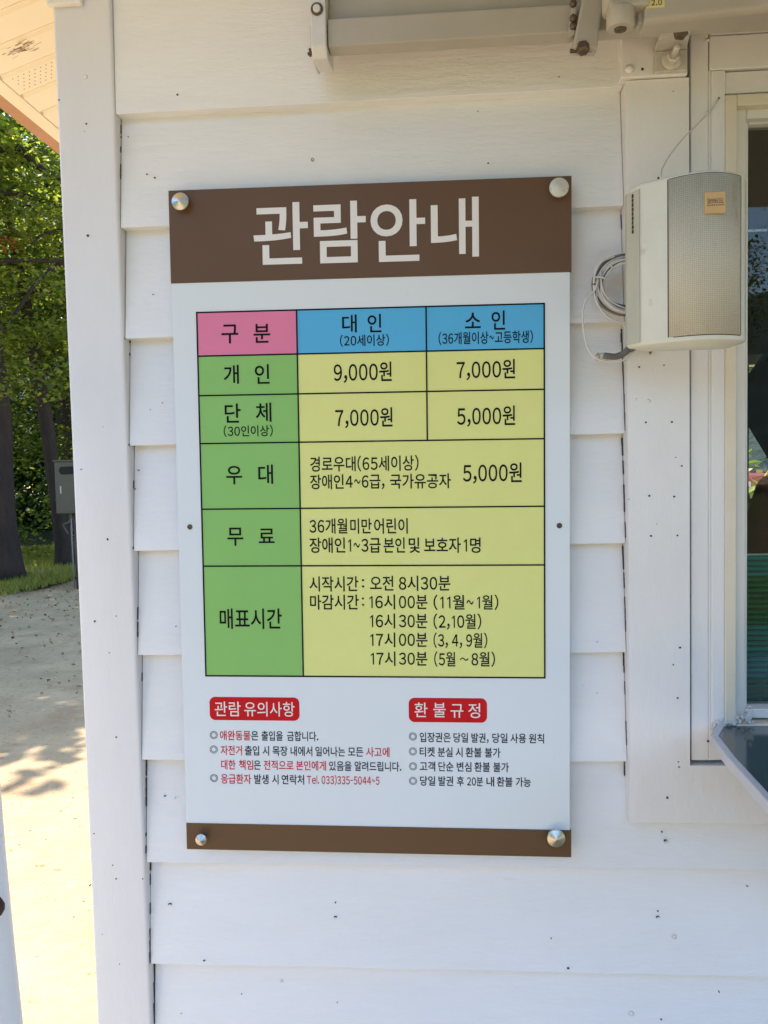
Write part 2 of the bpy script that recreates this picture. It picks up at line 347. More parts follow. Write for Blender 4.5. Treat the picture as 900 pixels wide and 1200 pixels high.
# window: stepped frame, glass, rail
win = MB()
def ringpart(nm, ax0, az1, ax1, az0, t, y0, y1, material, par):
    bx = [(ax0, ax0+t, y0, y1, az0, az1), (ax1-t, ax1, y0, y1, az0, az1), (ax0+t+.0003, ax1-t-.0003, y0, y1, az1-t, az1), (ax0+t+.0003, ax1-t-.0003, y0, y1, az0, az0+t)]
    q = MB()
    for b_ in bx: q.box(*b_)
    return q.build(nm, material, par, .0015)
SZ = wz(860, 843)
fr1 = ringpart('window_frame', wx(848, 500, -.004), wz(880, 112, -.004), WX1+.06, SZ-.02, wx(861, 500)-wx(848, 500), -.012, .045, M['cream'], booth)
fr2 = ringpart('sash_frame', wx(861.7, 500, .008), wz(880, 128, .008), WX1+.045, SZ, wx(873, 500)-wx(861.6, 500), .006, .050, M['frame'], fr1)
fr3 = ringpart('glazing_bead', wx(872.5, 500, .02), wz(880, 142, .02), WX1+.034, SZ+.008, .0045, .020, .046, M['frame'], fr1)
MB().box(wx(874, 500, .03), WX1+.03, .0325, .0365, SZ+.01, wz(880, 145, .03)).build('window_glass', M['glass'], fr1)
MB().box(wx(874.5, 500, .03)+.001, WX1+.02, .038, .048, wz(885, 319, .04), wz(885, 311, .04)).build('window_rail', M['rail'], fr1, .001)
# caulk blobs where counter, frame and jamb meet
q = MB()
for k in range(110):
    px = 835+random.random()**1.2*48; py = 853-(px-836)*.30+random.gauss(0, 3.2); c = W(px, py, -.0125); r = random.uniform(.0012, .0036)
    q.lathe([(.001, -r*.7), (r, -r*.2), (r*.9, r*.3), (.001, r*.8)], c, (random.uniform(-1, 1), -.5, random.uniform(-.5, 1)), 7)
tag(q.build('caulk', M['caulk'], booth, 0, False), kind='stuff')
def depth_at(x, z):
    if x < PXR: return -.0006
    if x > x806: return -.0106
    if x > TXL and z > Tbot: return -.0208 if z > T0z0 else -.0148
    for i, zz in enumerate(zb):
        if z > zz:
            hi = 2.243 if i == 0 else zb[i-1]
            return LIP+(REC-LIP)*min(1, (z-zz)/(max(hi-zz, .1)))-.0016
    return LIP
q = MB()
for px, py in ((829, 132), (830, 300), (829, 47)):
    q.lathe([(.001, -.002), (.003, 0), (.001, .002)], W(px, py, -.012), (0, -1, 0), 8)
for px, py, r_ in ((232, 101, .0035), (236, 99, .0025), (318, 87, .003), (326, 85, .004), (334, 87, .003), (205, 935, .002), (700, 812, .002), (760, 470, .003), (745, 468, .002), (790, 1098, .003), (740, 1188, .004), (330, 1150, .003), (100, 90, .003), (120, 500, .002)):
    c0 = W(px, py, 0); y = depth_at(c0[0], c0[2]) + .0004
    q.lathe([(r_*random.uniform(.8, 1.2), 0), (r_*.7, .0006), (.0003, .0009)], W(px, py, y), (random.uniform(-.1, .1), -1, 0), 9)
tag(q.build('paint_blob', M['trim'], booth, 0, True), kind='stuff')

# nail holes and knocks in the paint
marks = [(69,117,2.2),(101,145,2.6),(103,276,3.2),(99,154,1.0),(208,111,3),(366,187,3.6),(572,191,2.0),(172,204,1.6),(181,208,2.2),(95,620-70,2.2),(162-0,551,2.2),(158,573,1.6),(126,632,2.6),(136,722,1.6),(128,765,1.3),(111,728,2.8),(136,864,2.4),(110,977,1.6),(132,1014,1.5),(136,1030,2.3),(167,1030,1.4),(105,1038,1.8),
 (193,933,2.2),(199,1060,4.2),(239,1126,2.4),(393,1075,3.4),(666,1135,2.8),(771,1075,4.0),(771,1068,1.6),(780,986,3.8),(776,975,1.8),(646,1100,1.3),(393,1058,1.6),
 (757,493-62,0),(749,430,2.3),(778,428,2.3),(757,495,2.4),(787.5,494.5,2.4),(799,546,2.0),(761,581,2.4),(790,582,2.4),(763,628,2.4),(794,627.5,2.3),(797,759,3.0),(789,779,1.6),(794,818,2.4),(795,893,2.0),(796,899,2.4),(782,935,2.6),(830,869,2.6),(753,81,3.2),(646.5,87,1.6),(650.5,88,1.4),(655,90,1.8),(789,107,1.2),(842.5,115,2.6),
 (737,585,1.2),(792,536,1.4),(770,614,1.0),(176,480,1.0),(190,472,1.2),(179,345,1.4),(206,734,1.3),(700,752,.9),(683,803,.8),(280,990,1.4),(86,1075,1.3),(120,1095,1.0),(140,1130,1.2),(134,15,2.0),(150,160,1.0),(560,130,1.1),(876,1039,1.6),(843,1163,1.4),(775,1195,1.8),(395,1175,1.2),(283,1165,1.3),(212,1188,1.1)]
qd = MB(); qr = MB()
for px, py, r in marks:
    if r <= 0: continue
    c0 = W(px, py, 0); y = depth_at(c0[0], c0[2]); c = W(px, py, y); rr = r*.00128/2*1.12
    n = 9; ph = random.random()*6; el = random.uniform(.6, 1)
    ring = [(c[0]+math.cos(2*math.pi*k/n)*rr*random.uniform(.7, 1.15), c[2]+math.sin(2*math.pi*k/n)*rr*el*random.uniform(.7, 1.15)) for k in range(n)]
    if r > 3.3:   # a countersunk head with a painted middle
        qd.prism(ring, 'y', y-.0002, y+.004)
        qr.prism([(c[0]+(a-c[0])*.62+.0003, c[2]+(b-c[2])*.62-.0003) for a, b in ring], 'y', y-.0006, y+.004)
    else: qd.prism(ring, 'y', y-.0002, y+.004)
tag(qd.build('nail_holes', M['nail'], booth), kind='stuff')
tag(qr.build('nail_heads', M['siding'], booth), kind='stuff')
# broken slivers of gap shadow beside post and trim, drawn as dark boxes
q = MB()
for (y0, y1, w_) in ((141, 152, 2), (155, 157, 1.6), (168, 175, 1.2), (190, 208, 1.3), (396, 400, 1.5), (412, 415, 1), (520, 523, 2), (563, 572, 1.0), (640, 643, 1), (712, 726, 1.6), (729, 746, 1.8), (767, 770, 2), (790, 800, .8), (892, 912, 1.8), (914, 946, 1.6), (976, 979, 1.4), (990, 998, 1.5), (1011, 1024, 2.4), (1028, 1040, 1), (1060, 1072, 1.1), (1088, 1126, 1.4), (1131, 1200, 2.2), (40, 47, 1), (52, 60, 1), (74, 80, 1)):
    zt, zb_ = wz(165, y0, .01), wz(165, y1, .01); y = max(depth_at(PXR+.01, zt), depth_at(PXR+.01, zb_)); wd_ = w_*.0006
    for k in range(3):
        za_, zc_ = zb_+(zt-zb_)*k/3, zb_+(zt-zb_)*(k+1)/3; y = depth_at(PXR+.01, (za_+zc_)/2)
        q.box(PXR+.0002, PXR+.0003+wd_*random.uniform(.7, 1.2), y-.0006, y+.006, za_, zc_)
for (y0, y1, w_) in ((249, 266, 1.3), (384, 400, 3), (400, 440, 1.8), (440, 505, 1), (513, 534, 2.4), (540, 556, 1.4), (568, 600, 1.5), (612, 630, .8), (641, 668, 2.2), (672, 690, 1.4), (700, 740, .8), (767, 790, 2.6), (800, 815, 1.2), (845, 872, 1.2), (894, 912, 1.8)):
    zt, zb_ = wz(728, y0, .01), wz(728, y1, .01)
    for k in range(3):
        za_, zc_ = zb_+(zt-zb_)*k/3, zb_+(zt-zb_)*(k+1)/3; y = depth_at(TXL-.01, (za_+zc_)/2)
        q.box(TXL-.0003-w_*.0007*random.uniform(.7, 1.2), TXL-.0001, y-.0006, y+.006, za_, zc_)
tag(q.build('gap_slivers', M['nail'], booth), kind='stuff')

# roof, soffit, fascia
EX, EZ, K = -.93, 2.328, .33
def sz(x): return EZ+K*(x-EX)
RX = .78; YF, YE = -.75, 3.0  # front overhang out of view, deepened to darken the upper wall
pitch = .0925; y = .486-pitch*13; k = 0
while y < YE-.1:
    y1 = min(y+pitch, YE)
    if y >= YF-.001:
        q = MB(); prof = [(y+.001, 0), (y+.004, .0055), (y+.014, .0055), (y+.019, 0), (y1-.0005, 0), (y1-.0005, .008), (y+.001, .010)]
        vs = []; n = len(prof)
        for xx in (EX+.001, XL if y > -.01 else RX):
            for yy, dz in prof: vs.append((xx, yy, sz(xx)+dz))
        q.add(vs, [tuple(range(n)), tuple(range(2*n-1, n-1, -1))]+[(i, (i+1) % n, n+(i+1) % n, n+i) for i in range(n)])
        sp_ = q.build('soffit_panel', M['soffit'], booth)
        if abs(y-.486) < .02 or abs(y-.486-5*pitch) < .02:
            sp_['label'] = 'perforated cream soffit panel'
            h = MB()
            for r_ in range(5):
                for c_ in range(16):
                    hx = EX+.02+c_*.0125+(r_ % 2)*.006; hy = y+.027+r_*.0125; zz = sz(hx)-.0006
                    h.add([(hx+.0014*math.cos(a*math.pi/3), hy+.0014*math.sin(a*math.pi/3), zz+K*.0014*math.cos(a*math.pi/3)) for a in range(6)], [tuple(range(6))])
            tag(h.build('vent_holes', M['nail'], sp_), kind='stuff')
    y = y1
# scorched / rubbed brown stain on a panel, made of small strokes
q = MB()
for k in range(46):
    bx = EX+.03+random.gauss(.045, .018); by = .430+random.gauss(.0, .010); ln = random.uniform(.006, .022); wdt = random.uniform(.0006, .0016); zz = lambda a: sz(a)-.0005
    a = random.uniform(-.5, .2); dx, dy = ln*math.cos(a), ln*math.sin(a)*.5
    q.add([(bx, by, zz(bx)), (bx+dx, by+dy, zz(bx+dx)), (bx+dx, by+dy+wdt, zz(bx+dx)), (bx, by+wdt, zz(bx))], [(0, 1, 2, 3)])
tag(q.build('brown_scuff', M['brown_stain'], booth), kind='stuff')
MB().box(EX-.037, EX, YF, YE, EZ-.002, EZ+.012).build('soffit_trim', M['soffit'], booth, .001)
MB().box(EX-.075, EX-.0375, YF, YE, EZ-.001, EZ+.15).build('fascia_board', M['fascia'], booth, .002)
for sgn in (0, 1):
    q = MB(); xa, xb = (EX-.09, RX) if not sgn else (2*RX-EX+.09, RX)
    za, zr = EZ+.15-.03, sz(RX)+.12
    q.prism([(xa, za), (xb+(.0 if sgn == 0 else .001), zr), (xb+(.0 if sgn == 0 else .001), zr+.03), (xa, za+.03)], 'y', YF-.05, YE+.05)
    q.build('roof_panel', M['roof'], booth)
for ya, yb in ((.053, .07),):
    MB().prism([(XL+.01, 2.421), (XR, 2.451), (XR, sz(RX*2-XR)+.01), (RX, sz(RX)+.01), (XL+.01, sz(XL+.01)+.01)], 'y', ya, yb).build('gable_board', M['siding'], booth)
MB().prism([(EX-.075, EZ-.001), (EX-.075, EZ+.13), (RX, sz(RX)+.15), (2*RX-EX, EZ+.13), (2*RX-EX, EZ), (RX, sz(RX))], 'y', YF-.03, YF-.005).build('rake_board', M['fascia'], booth)
# unseen front canopy, shaped to darken the upper wall and window reflection
CX0 = -.12
q = MB(); q.hexa([(CX0, -1.55, 2.30), (2.4, -1.55, 2.30), (2.4, .0, 2.50), (CX0, .0, 2.50)], [(CX0, -1.55, 2.33), (2.4, -1.55, 2.33), (2.4, .0, 2.53), (CX0, .0, 2.53)])
q.build('unseen_canopy', M['awn'], booth)

# ------------------------------------------------------------------ notice board
TH = math.radians(.56); SY = -.012
s0 = W(444, 610, SY)
sign = empty('notice_sign', (float(s0[0]), SY, float(s0[2])), 'large white printed notice board with brown header, price table and four capped bolts', 'sign')
sign.rotation_euler = (0, TH, 0); bpy.context.view_layer.update()
ct, st = math.cos(TH), math.sin(TH)
def SL(px, py, Y=SY):           # pixel on the board -> local (u right, v up)
    p_ = W(px, py, Y)-s0; return (float(p_[0]*ct-p_[2]*st), float(p_[0]*st+p_[2]*ct))
def lm(builder, name, material, parent, bevel=0, smooth=False):
    o = builder.build(name, material, None, bevel, smooth); o.parent = parent; return o
c_ = [SL(197, 223), SL(669, 207), SL(219, 995), SL(670, 1004)]
U0 = (c_[0][0]+c_[2][0])/2; U1 = (c_[1][0]+c_[3][0])/2; V1 = (c_[0][1]+c_[1][1])/2; V0 = (c_[2][1]+c_[3][1])/2
lm(MB().box(U0+.001, U1-.002, 0, .005, V0+.001, V1-.001), 'panel', M['panel'], sign, .0006)
vh = (SL(203, 333)[1]+SL(669, 318)[1])/2; vf = (SL(217, 964)[1]+SL(670, 973)[1])/2
head = lm(MB().box(U0, U1, -.0012, .0045, vh, V1), 'header_band', M['brown'], sign, .0003)
foot = lm(MB().box(U0+.001, U1, -.0012, .0045, V0, vf), 'footer_band', M['brown'], sign, .0003)
def put_text(text, xl, xr, yt, yb, material, parent, y=-.0004, ref=True, offset=0.0, label=None, name='lettering'):
    co, fs = glyphs(text, offset); xm = (xl+xr)/2; ym = (yt+yb)/2
    u0 = SL(xl, ym+(xm-xl)*-.0)[0]; u1 = SL(xr, ym)[0]; vt = SL(xm, yt)[1]; vb = SL(xm, yb)[1]
    mnx, mxx = co[:, 0].min(), co[:, 0].max()
    mny, mxy = (-.065, .83) if ref else (co[:, 1].min(), co[:, 1].max())
    X = u0+(co[:, 0]-mnx)/(mxx-mnx)*(u1-u0); Z = vb+(co[:, 1]-mny)/(mxy-mny)*(vt-vb)
    me = bpy.data.meshes.new('lettering'); me.from_pydata([(float(a), y, float(b)) for a, b in zip(X, Z)], [], fs)
    o = link(name, me, parent, material)
    if label: o['label'] = label
    return o
for ch, a, b, t, u in (('관', 297.2, 361.1, 237.8, 310), ('람', 367.8, 428.9, 236.1, 308.3), ('안', 434.4, 498.3, 234.4, 306.7), ('내', 505, 561.1, 231.7, 301.7)):
    put_text(ch, a, b, t, u, M['white_ink'], head, -.0016, False, .012)
# table
cu = [(SL(231, 366)[0]+SL(241, 792)[0])/2, (SL(348, 362)[0]+SL(355, 790)[0])/2, SL(500, 440)[0], (SL(637, 356)[0]+SL(639, 794)[0])/2]
rv = [(SL(234, y0)[1]+SL(638, y1)[1])/2 for y0, y1 in ((366, 356), (416, 410), (463, 457), (520, 514), (597, 593), (663.5, 662), (792, 794))]
def cell(c0, c1, r0, r1, material):
    return lm(MB().box(cu[c0], cu[c1], -.0002, .001, rv[r1], rv[r0]), 'table_cell', material, sign)
C_ = {}
C_['a0'] = cell(0, 1, 0, 1, M['pink']); C_['b0'] = cell(1, 2, 0, 1, M['blue']); C_['c0'] = cell(2, 3, 0, 1, M['blue'])
for i in range(1, 6): C_['a%d' % i] = cell(0, 1, i, i+1, M['green'])
for i in (1, 2): C_['b%d' % i] = cell(1, 2, i, i+1, M['yellow']); C_['c%d' % i] = cell(2, 3, i, i+1, M['yellow'])
for i in (3, 4, 5): C_['b%d' % i] = cell(1, 3, i, i+1, M['yellow'])
q = MB(); lw = .0011
for i, v_ in enumerate(rv): q.box(cu[0]-lw, cu[3]+lw, -.0006-.00003*i, .0008, v_-lw, v_+lw)
for i, (u_, bot) in enumerate(((cu[0], 6), (cu[1], 6), (cu[2], 3), (cu[3], 6))): q.box(u_-lw, u_+lw, -.0009-.00003*i, .0007, rv[bot]-lw, rv[0]+lw)
lm(q, 'table_lines', M['black'], sign)
T = [('a0','구',259.6,279.3,380.4,402.6,0),('a0','분',297.2,316.6,379.6,401.8,0),('a1','개',262.2,280,427.7,449.9,0),('a1','인',298.7,315.8,426.9,449.9,0),
('a2','단',263.4,282.1,472.9,495.4,0),('a2','체',299.7,318.1,471.9,494.4,0),('a2','(30인이상)',262.2,319.7,498.7,511.2,1),('b1','9,000원',391.2,459,424.5,447,1),('b2','7,000원',393,460,478,500.2,1),
('c1','7,000원',535.1,603.6,421.6,443.9,1),('c2','5,000원',535.6,603.6,475.9,498.5,1),('b0','대',400.9,418.1,368.8,389.8,0),('b0','인',430.8,447,368,389.5,0),('b0','(20세이상)',398.4,455.7,392.3,405.3,1),
('c0','소',544.9,563.3,366.4,384.7,0),('c0','인',576,591.9,364,386.5,0),('c0','(36개월이상~고등학생)',513.9,624.4,388.6,402.6,1),('a3','우',265.2,283.8,546,567.7,0),('a3','대',302.7,320,544.4,567.2,0),
('a4','무',266.5,285.1,618.3,639.5,0),('a4','료',303.2,321.8,619.4,636.4,0),('a5','매표시간',257.5,330.3,713.2,736.4,1),
('b3','경로우대(65세이상)',363.4,490.5,534.6,551.7,1),('b3','장애인4~6급,',363.4,450.5,555.9,572.6,1),('b3','국가유공자',457,528.4,555.1,572,1),('b3','5,000원',542.5,611.4,542.5,565.2,1),
('b4','36개월',362.7,407,607.7,625,1),('b4','미만',410.5,435.5,607.7,625,1),('b4','어린이',438.5,477.8,607.5,625,1),('b4','장애인',362.7,404.5,630,647.5,1),('b4','1~3급',408,446,630,647.5,1),('b4','본인',449.5,474.5,630,647.5,1),('b4','및',479,492,630,647.5,1),('b4','보호자',497,540,630,647.5,1),('b4','1명',543.5,563.2,630,647.5,1),
('b5','시작시간',362.7,420,675.4,692.6,1),('b5',':',424.2,426.8,678.5,688.5,0),('b5','오전',433.7,461,674.8,692,1),('b5','8시30분',467.5,527.7,674.6,691.9,1),
('b5','마감시간',363.4,420.5,697,714,1),('b5',':',424.2,426.6,700,710,0),('b5','16시',433,463,696.8,713.6,1),('b5','00분',467.5,500.9,696.8,713.6,1),('b5','(11월~',508,555,697.4,714,1),('b5','1월)',559,583.9,697.4,714,1),
('b5','16시',433.7,463,719,736,1),('b5','30분',467.5,500.9,719,736,1),('b5','(2,10월)',508,563.9,719.6,736.6,1),('b5','17시',434,463.2,741.2,757.8,1),('b5','00분',467.5,500.9,741.2,757.8,1),('b5','(3, 4, 9월)',508,571,741.8,758.6,1),
('b5','17시',434.7,463.4,763.4,779.8,1),('b5','30분',467.5,500.9,763.4,779.8,1),('b5','(5월',508.8,533.5,764,780.6,1),('b5','~',539,549,770.5,774.2,0),('b5','8월)',552.5,580,764,780.6,1)]
for key, tx, a, b, t, u, ref in T: put_text(tx, a, b, t, u, M['black'], C_[key], -.0006, bool(ref), .011)
def pill(x0, x1, y0, y1):
    a0, b1 = SL(x0, y0); a1, b0 = SL(x1, y1); b1 = SL((x0+x1)/2, y0)[1]; b0 = SL((x0+x1)/2, y1)[1]; r = .009; pts = []
    for cx, cy, s_ in ((a1-r, b1-r, 0), (a0+r, b1-r, 90), (a0+r, b0+r, 180), (a1-r, b0+r, 270)):
        pts += [(cx+r*math.cos(math.radians(s_+k*15)), cy+r*math.sin(math.radians(s_+k*15))) for k in range(7)]
    return lm(MB().prism(pts, 'y', -.0003, .001), 'heading_badge', M['red'], sign)
p1 = pill(245.3, 351.2, 817, 844.2); p2 = pill(478.8, 570.8, 818, 846.5)
for ps, tx, a, b, t, u in ((p1,'관람',251.7,282.2,822,839,),(p1,'유의사항',286.4,345.3,822.4,839.2),(p2,'환',485.7,501,823.2,840.3),(p2,'불',507.7,522.3,823.2,840.3),(p2,'규',528,543,824,840.6),(p2,'정',548.8,562.7,824,841)):
    put_text(tx, a, b, t, u, M['white_ink'], ps, -.0007, True, .004)
R_, B_ = M['red'], M['black']
lines = [(861.9, [('애완동물', 257.8, 293.6, R_), ('은', 294.4, 302.8, B_), ('출입을', 306.4, 331.4, B_), ('금합니다.', 336.4, 373, B_)]),
 (879.4, [('자전거', 258.6, 283.6, R_), ('출입', 286.9, 303.6, B_), ('시', 307.8, 315.3, B_), ('목장', 319.4, 337, B_), ('내에서', 340.6, 366, B_), ('일어나는', 369.7, 404.4, B_), ('모든', 407.8, 425.8, B_), ('사고에', 429, 456.4, R_)]),
 (896.2, [('대한', 259.2, 276, R_), ('책임', 280, 296.7, R_), ('은', 297.4, 305.5, B_), ('전적으로', 309, 344, R_), ('본인에게', 347, 382, R_), ('있음을', 385.6, 412, B_), ('알려드립니다.', 415.5, 470.3, B_)]),
 (912.8, [('응급환자', 259, 294.4, R_), ('발생', 298, 314.7, B_), ('시', 318.9, 326.4, B_), ('연락처', 330, 356.4, B_), ('Tel. 033)335-5044~5', 359.7, 444.7, R_)])]
lines2 = [(864.3, [('입장권은', 491.8, 528, B_), ('당일', 531.4, 548.5, B_), ('발권,', 552.4, 572.5, B_), ('당일', 576.9, 594.7, B_), ('사용', 598, 616.5, B_), ('원칙', 619.7, 637.5, B_)]),
 (881.4, [('티켓', 491.8, 509.6, B_), ('분실', 513, 530.4, B_), ('시', 534, 542, B_), ('환불', 545.6, 564.4, B_), ('불가', 568, 586.4, B_)]),
 (898.4, [('고객', 491.8, 510, B_), ('단순', 513.8, 531.4, B_), ('변심', 535.3, 552.4, B_), ('환불', 555.8, 574.2, B_), ('불가', 578, 596.2, B_)]),
 (915.4, [('당일', 492.3, 510, B_), ('발권', 513.8, 531, B_), ('후', 535.3, 543.6, B_), ('20분', 547.3, 565.9, B_), ('내', 570, 579, B_), ('환불', 582.2, 600.6, B_), ('가능', 604.3, 622, B_)])]
for ls, xref in ((lines, 300), (lines2, 550)):
    for yc, ws in ls:
        for tx, a, b, mt in ws:
            dy = ((a+b)/2-xref)*.012
            put_text(tx, a, b, yc-5.4+dy, yc+5.6+dy, mt, sign, -.0004, True, .012)
for bx, by in ((250.5, 861.3), (250.5, 878.2), (250.8, 911.8), (483.8, 863), (483.8, 880.5), (484, 898), (484, 915)):
    put_text('◎', bx-4.6, bx+4.6, by-4.6, by+4.6, B_, sign, -.0004, False, -.012, name='bullet_ring')
# capped bolts and the two small screws
def bolt(px, py, rp, material, cone):
    u, v_ = SL(px, py, SY-.012); r = rp*.00127
    q = MB().lathe([(r*.55, 0), (r*.55, .0105), (r, .0106), (r, .0125), (r*.96, .0135), (r*.10, .0135+cone), (.0002, .0137+cone)], (u, -.0012, v_), (0, -1, 0), 32)
    o = lm(q, 'capped_bolt', material, sign, 0, False); return o
bolt(211.5, 236.5, 10.3, M['steel'], .0045); bolt(655, 220, 11, M['steel_old'], .002)['label'] = 'spotted pale cap bolt'
bolt(236, 983.5, 7.2, M['steel'], .005); bolt(651.5, 982, 10.8, M['steel'], .004)
for px, py in ((222.5, 617.5), (655.5, 616)):
    u, v_ = SL(px, py); lm(MB().lathe([(.0042, 0), (.0040, .0010), (.0022, .0019), (.0021, .0012), (.0003, .0012)], (u, 0, v_), (0, -1, 0), 16), 'screw', M['bolt'], sign, 0, True)
# board's marks
q = MB()
for px, py in ((412, 486), (303, 460), (299, 482), (478, 345), (650, 890)):
    u, v_ = SL(px, py); q.prism([(u+.0006*math.cos(k), v_+.0004*math.sin(k)) for k in range(6)], 'y', -.00075, -.0002)
tag(lm(q, 'dirt_specks', M['spk_side'], sign), kind='stuff')

# ------------------------------------------------------------------ awning
aw = empty('folding_awning', (wx(362, 60, -.1), 0, 2.06), 'beige folding arm awning hardware bolted above the sign and window', 'awning')
def P(px, py, Y): return Vector(map(float, W(px, py, Y)))
za = wz(385, 66, -.1); zt_ = wz(385, 21, -.1)
x0 = wx(384, 50, -.1)
# profile in (y,z): upright face, chamfer, bottom
zc = wz(385, 54, -.1)
zd = wz(385, 66.5, -.070)
MB().prism([(-.098, zt_), (-.098, zc), (-.070, zd), (-.045, zd+.022), (-.045, zt_)], 'x', x0, 1.9).build('front_rail', M['awn'], aw, .002)
MB().prism([(-.075, zt_+.002), (-.075, zt_+.09), (-.035, zt_+.11), (-.035, zt_+.002)], 'x', x0-.002, 1.9).build('cassette_box', M['awn'], aw, .004)
xe0, xe1 = wx(364.5, 50, -.105), wx(382.5, 50, -.105)
MB().prism([(-.106, zt_+.10), (-.106, zc-.001), (-.096, wz(372, 70, -.096)), (-.03, wz(372, 70, -.096)+.012), (-.03, zt_+.10)], 'x', xe0, xe1).build('end_cap', M['awn_white'], aw, .002)
MB().box(xe0-.004, xe0-.0005, -.085, -.02, wz(362, 57, -.1), wz(362, 23, -.1)).build('side_plate', M['zinc'], aw, .0008)
e = MB().lathe([(.0085, 0), (.0085, .002), (.006, .003), (.006, .001), (.002, .0015)], P(371.5, 11, -.106), (0, -1, 0), 20).build('bolt', M['bolt'], aw, 0, True)
MB().lathe([(.0055, 0), (.0052, .0045), (.0022, .005), (.0004, .0035)], P(371.5, 11, -.107), (0, -1, 0), 12).build('bolt', M['awn_white'], aw, 0, True)
MB().tube([P(360.5, 63.5, -.09), P(366, 62, -.09)], .0022).tube([P(363, 57, -.088), P(363.8, 66, -.088)], .0018).build('split_pin', M['bolt'], aw)
# shoulder bracket
sb = MB(); y0_, y1_ = -.13, -.05
pl = [(683, -6), (711, -6), (704, 22), (700, 57), (671, 55), (676, 30)]
sb.prism([(wx(a, b, -.125), wz(a, b, -.125)) for a, b in pl], 'y', -.125, -.1).build('shoulder_bracket', M['awn'], aw, .003)
MB().prism([(wx(a, b, -.118), wz(a, b, -.118)) for a, b in ((671, 2), (677, 2), (674, 40), (666, 44))], 'y', -.118, -.10).build('shoulder_plate', M['awn'], aw, .002)
MB().lathe([(.0085, 0), (.0085, .010), (.0065, .0125), (.0008, .013)], P(683.5, 56, -.128)+Vector((0, .005, .006)), (0, -.35, -1), 6).build('bolt', M['bolt'], aw, .0006)
MB().tube([P(668, 60, -.115), P(698, 58, -.115)], .003).build('pin', M['bolt'], aw)
for a, b in ((671.5, 22), (671.5, 31), (671.5, 5)): MB().lathe([(.005, 0), (.0045, .004), (.0005, .005)], P(a, b, -.118), (0, -1, 0), 8).build('bolt', M['bolt'], aw, 0, True)
# elbow knuckle and folded arm
kc = P(727, 22, -.165)
MB().lathe([(.016, -.012), (.0175, -.010), (.0175, .010), (.016, .013)], kc, (0, -.05, 1), 24).build('arm_joint', M['awn'], aw, .001, True)
MB().lathe([(.0075, -.0145), (.0075, -.012)], kc, (0, -.05, 1), 18).build('joint_pin', M['bolt'], aw, 0, True)
MB().tube([kc+Vector((-.006, .015, .014)), kc+Vector((-.006, .02, .10))], .014, 16).build('arm_neck', M['awn'], aw, 0, True)
MB().box(kc[0]-.016, kc[0]+.034, -.178, -.150, kc[2]+.009, kc[2]+.018).build('joint_plate', M['awn'], aw, .003)
az = wz(755, 28, -.17); ax = wx(755, 28, -.17)
d_ = P(900, 12, -.17)-P(755, 28, -.17)
q = MB(); pr_ = [(-.006, .006), (-.006, .045), (.030, .045), (.030, .0), (.0, .0)]
sl_ = d_.z/d_.x
vs = []
for xx in (ax, 1.35):
    for yy, zz in pr_: vs.append((xx, -.165+yy, az+zz+(xx-ax)*sl_))
n = 5; q.add(vs, [(4, 3, 2, 1, 0), (5, 6, 7, 8, 9)]+[(i, (i+1) % n, n+(i+1) % n, n+i) for i in range(n)]).build('folding_arm', M['awn'], aw, .003)
MB().prism([(wx(a, b, -.158), wz(a, b, -.158)) for a, b in ((747, -4), (756, -5), (756, 29), (747, 30))], 'y', -.160, -.140).build('arm_end_cap', M['awn'], aw, .003)
stk = MB().box(wx(757, 3, -.173), wx(779, 3, -.173), -.1722, -.1712, wz(768, 8.5, -.173), wz(768, -12, -.173)).build('sticker', M['sticker'], aw)
co, fs = glyphs('2.0', .012); xa, xb = wx(763.5, 3, -.173), wx(776, 3, -.173); zb0, zb1 = wz(768, 6, -.173), wz(768, -.8, -.173)
me = bpy.data.meshes.new('lettering'); me.from_pydata([(float(xa+(a-co[:, 0].min())/np.ptp(co[:, 0])*(xb-xa)), -.1725, float(zb0+(b-co[:, 1].min())/np.ptp(co[:, 1])*(zb1-zb0))) for a, b in co[:, :2]], [], fs)
o = link('lettering', me, stk, M['black']); o.matrix_parent_inverse = stk.matrix_world.inverted()
# wall bracket: angle iron with hex bolt and washer
q = MB(); xb0, xb1 = wx(768, 70, -.03), wx(806, 70, -.03); zlo, zmid = wz(787, 83, -.03), wz(787, 58, -.03)
q.box(xb0, xb1, -.028, -.0215, zlo, zmid)
q.build('wall_bracket', M['zinc'], aw, .0015)
zup = wz(795, 28, -.112)
q = MB().hexa([(xb0, -.0215, zmid+.0005), (xb1, -.0215, zmid+.0005), (wx(812, 28, -.112), -.112, zup), (wx(779, 28, -.112), -.112, zup)], [(xb0, -.0215, zmid+.006), (xb1, -.0215, zmid+.006), (wx(812, 28, -.112), -.112, zup+.006), (wx(779, 28, -.112), -.112, zup+.006)])
q.build('wall_bracket', M['zinc'], aw, .001)
MB().lathe([(.0100, 0), (.0100, .006), (.0085, .008), (.0006, .0082)], P(797, 37, -.096), (0, -.75, -.65), 6).build('bolt', M['bolt'], aw, .0006)
wc = P(787, 70, -.029)
MB().lathe([(.0145, 0), (.0142, .002), (.008, .0025)], wc, (0, -1, 0), 24).build('washer', M['zinc'], aw, 0, True)
MB().lathe([(.0092, 0), (.0092, .008), (.0075, .0095), (.0042, .0096)], wc+Vector((0, -.002, 0)), (.02, -1, .1), 6).build('nut', M['steel_old'], aw, .0006)
MB().lathe([(.0045, 0), (.0045, .020), (.0036, .0215)], wc+Vector((0, -.008, 0)), (.05, -1, .25), 14).build('threaded_stud', M['steel_old'], aw, 0, True)
MB().lathe([(.0062, 0), (.0056, .003), (.003, .0055), (.0005, .006)], P(737, 81.5, -.0205), (0, -1, 0), 12).build('bolt', M['trim'], aw, 0, True)

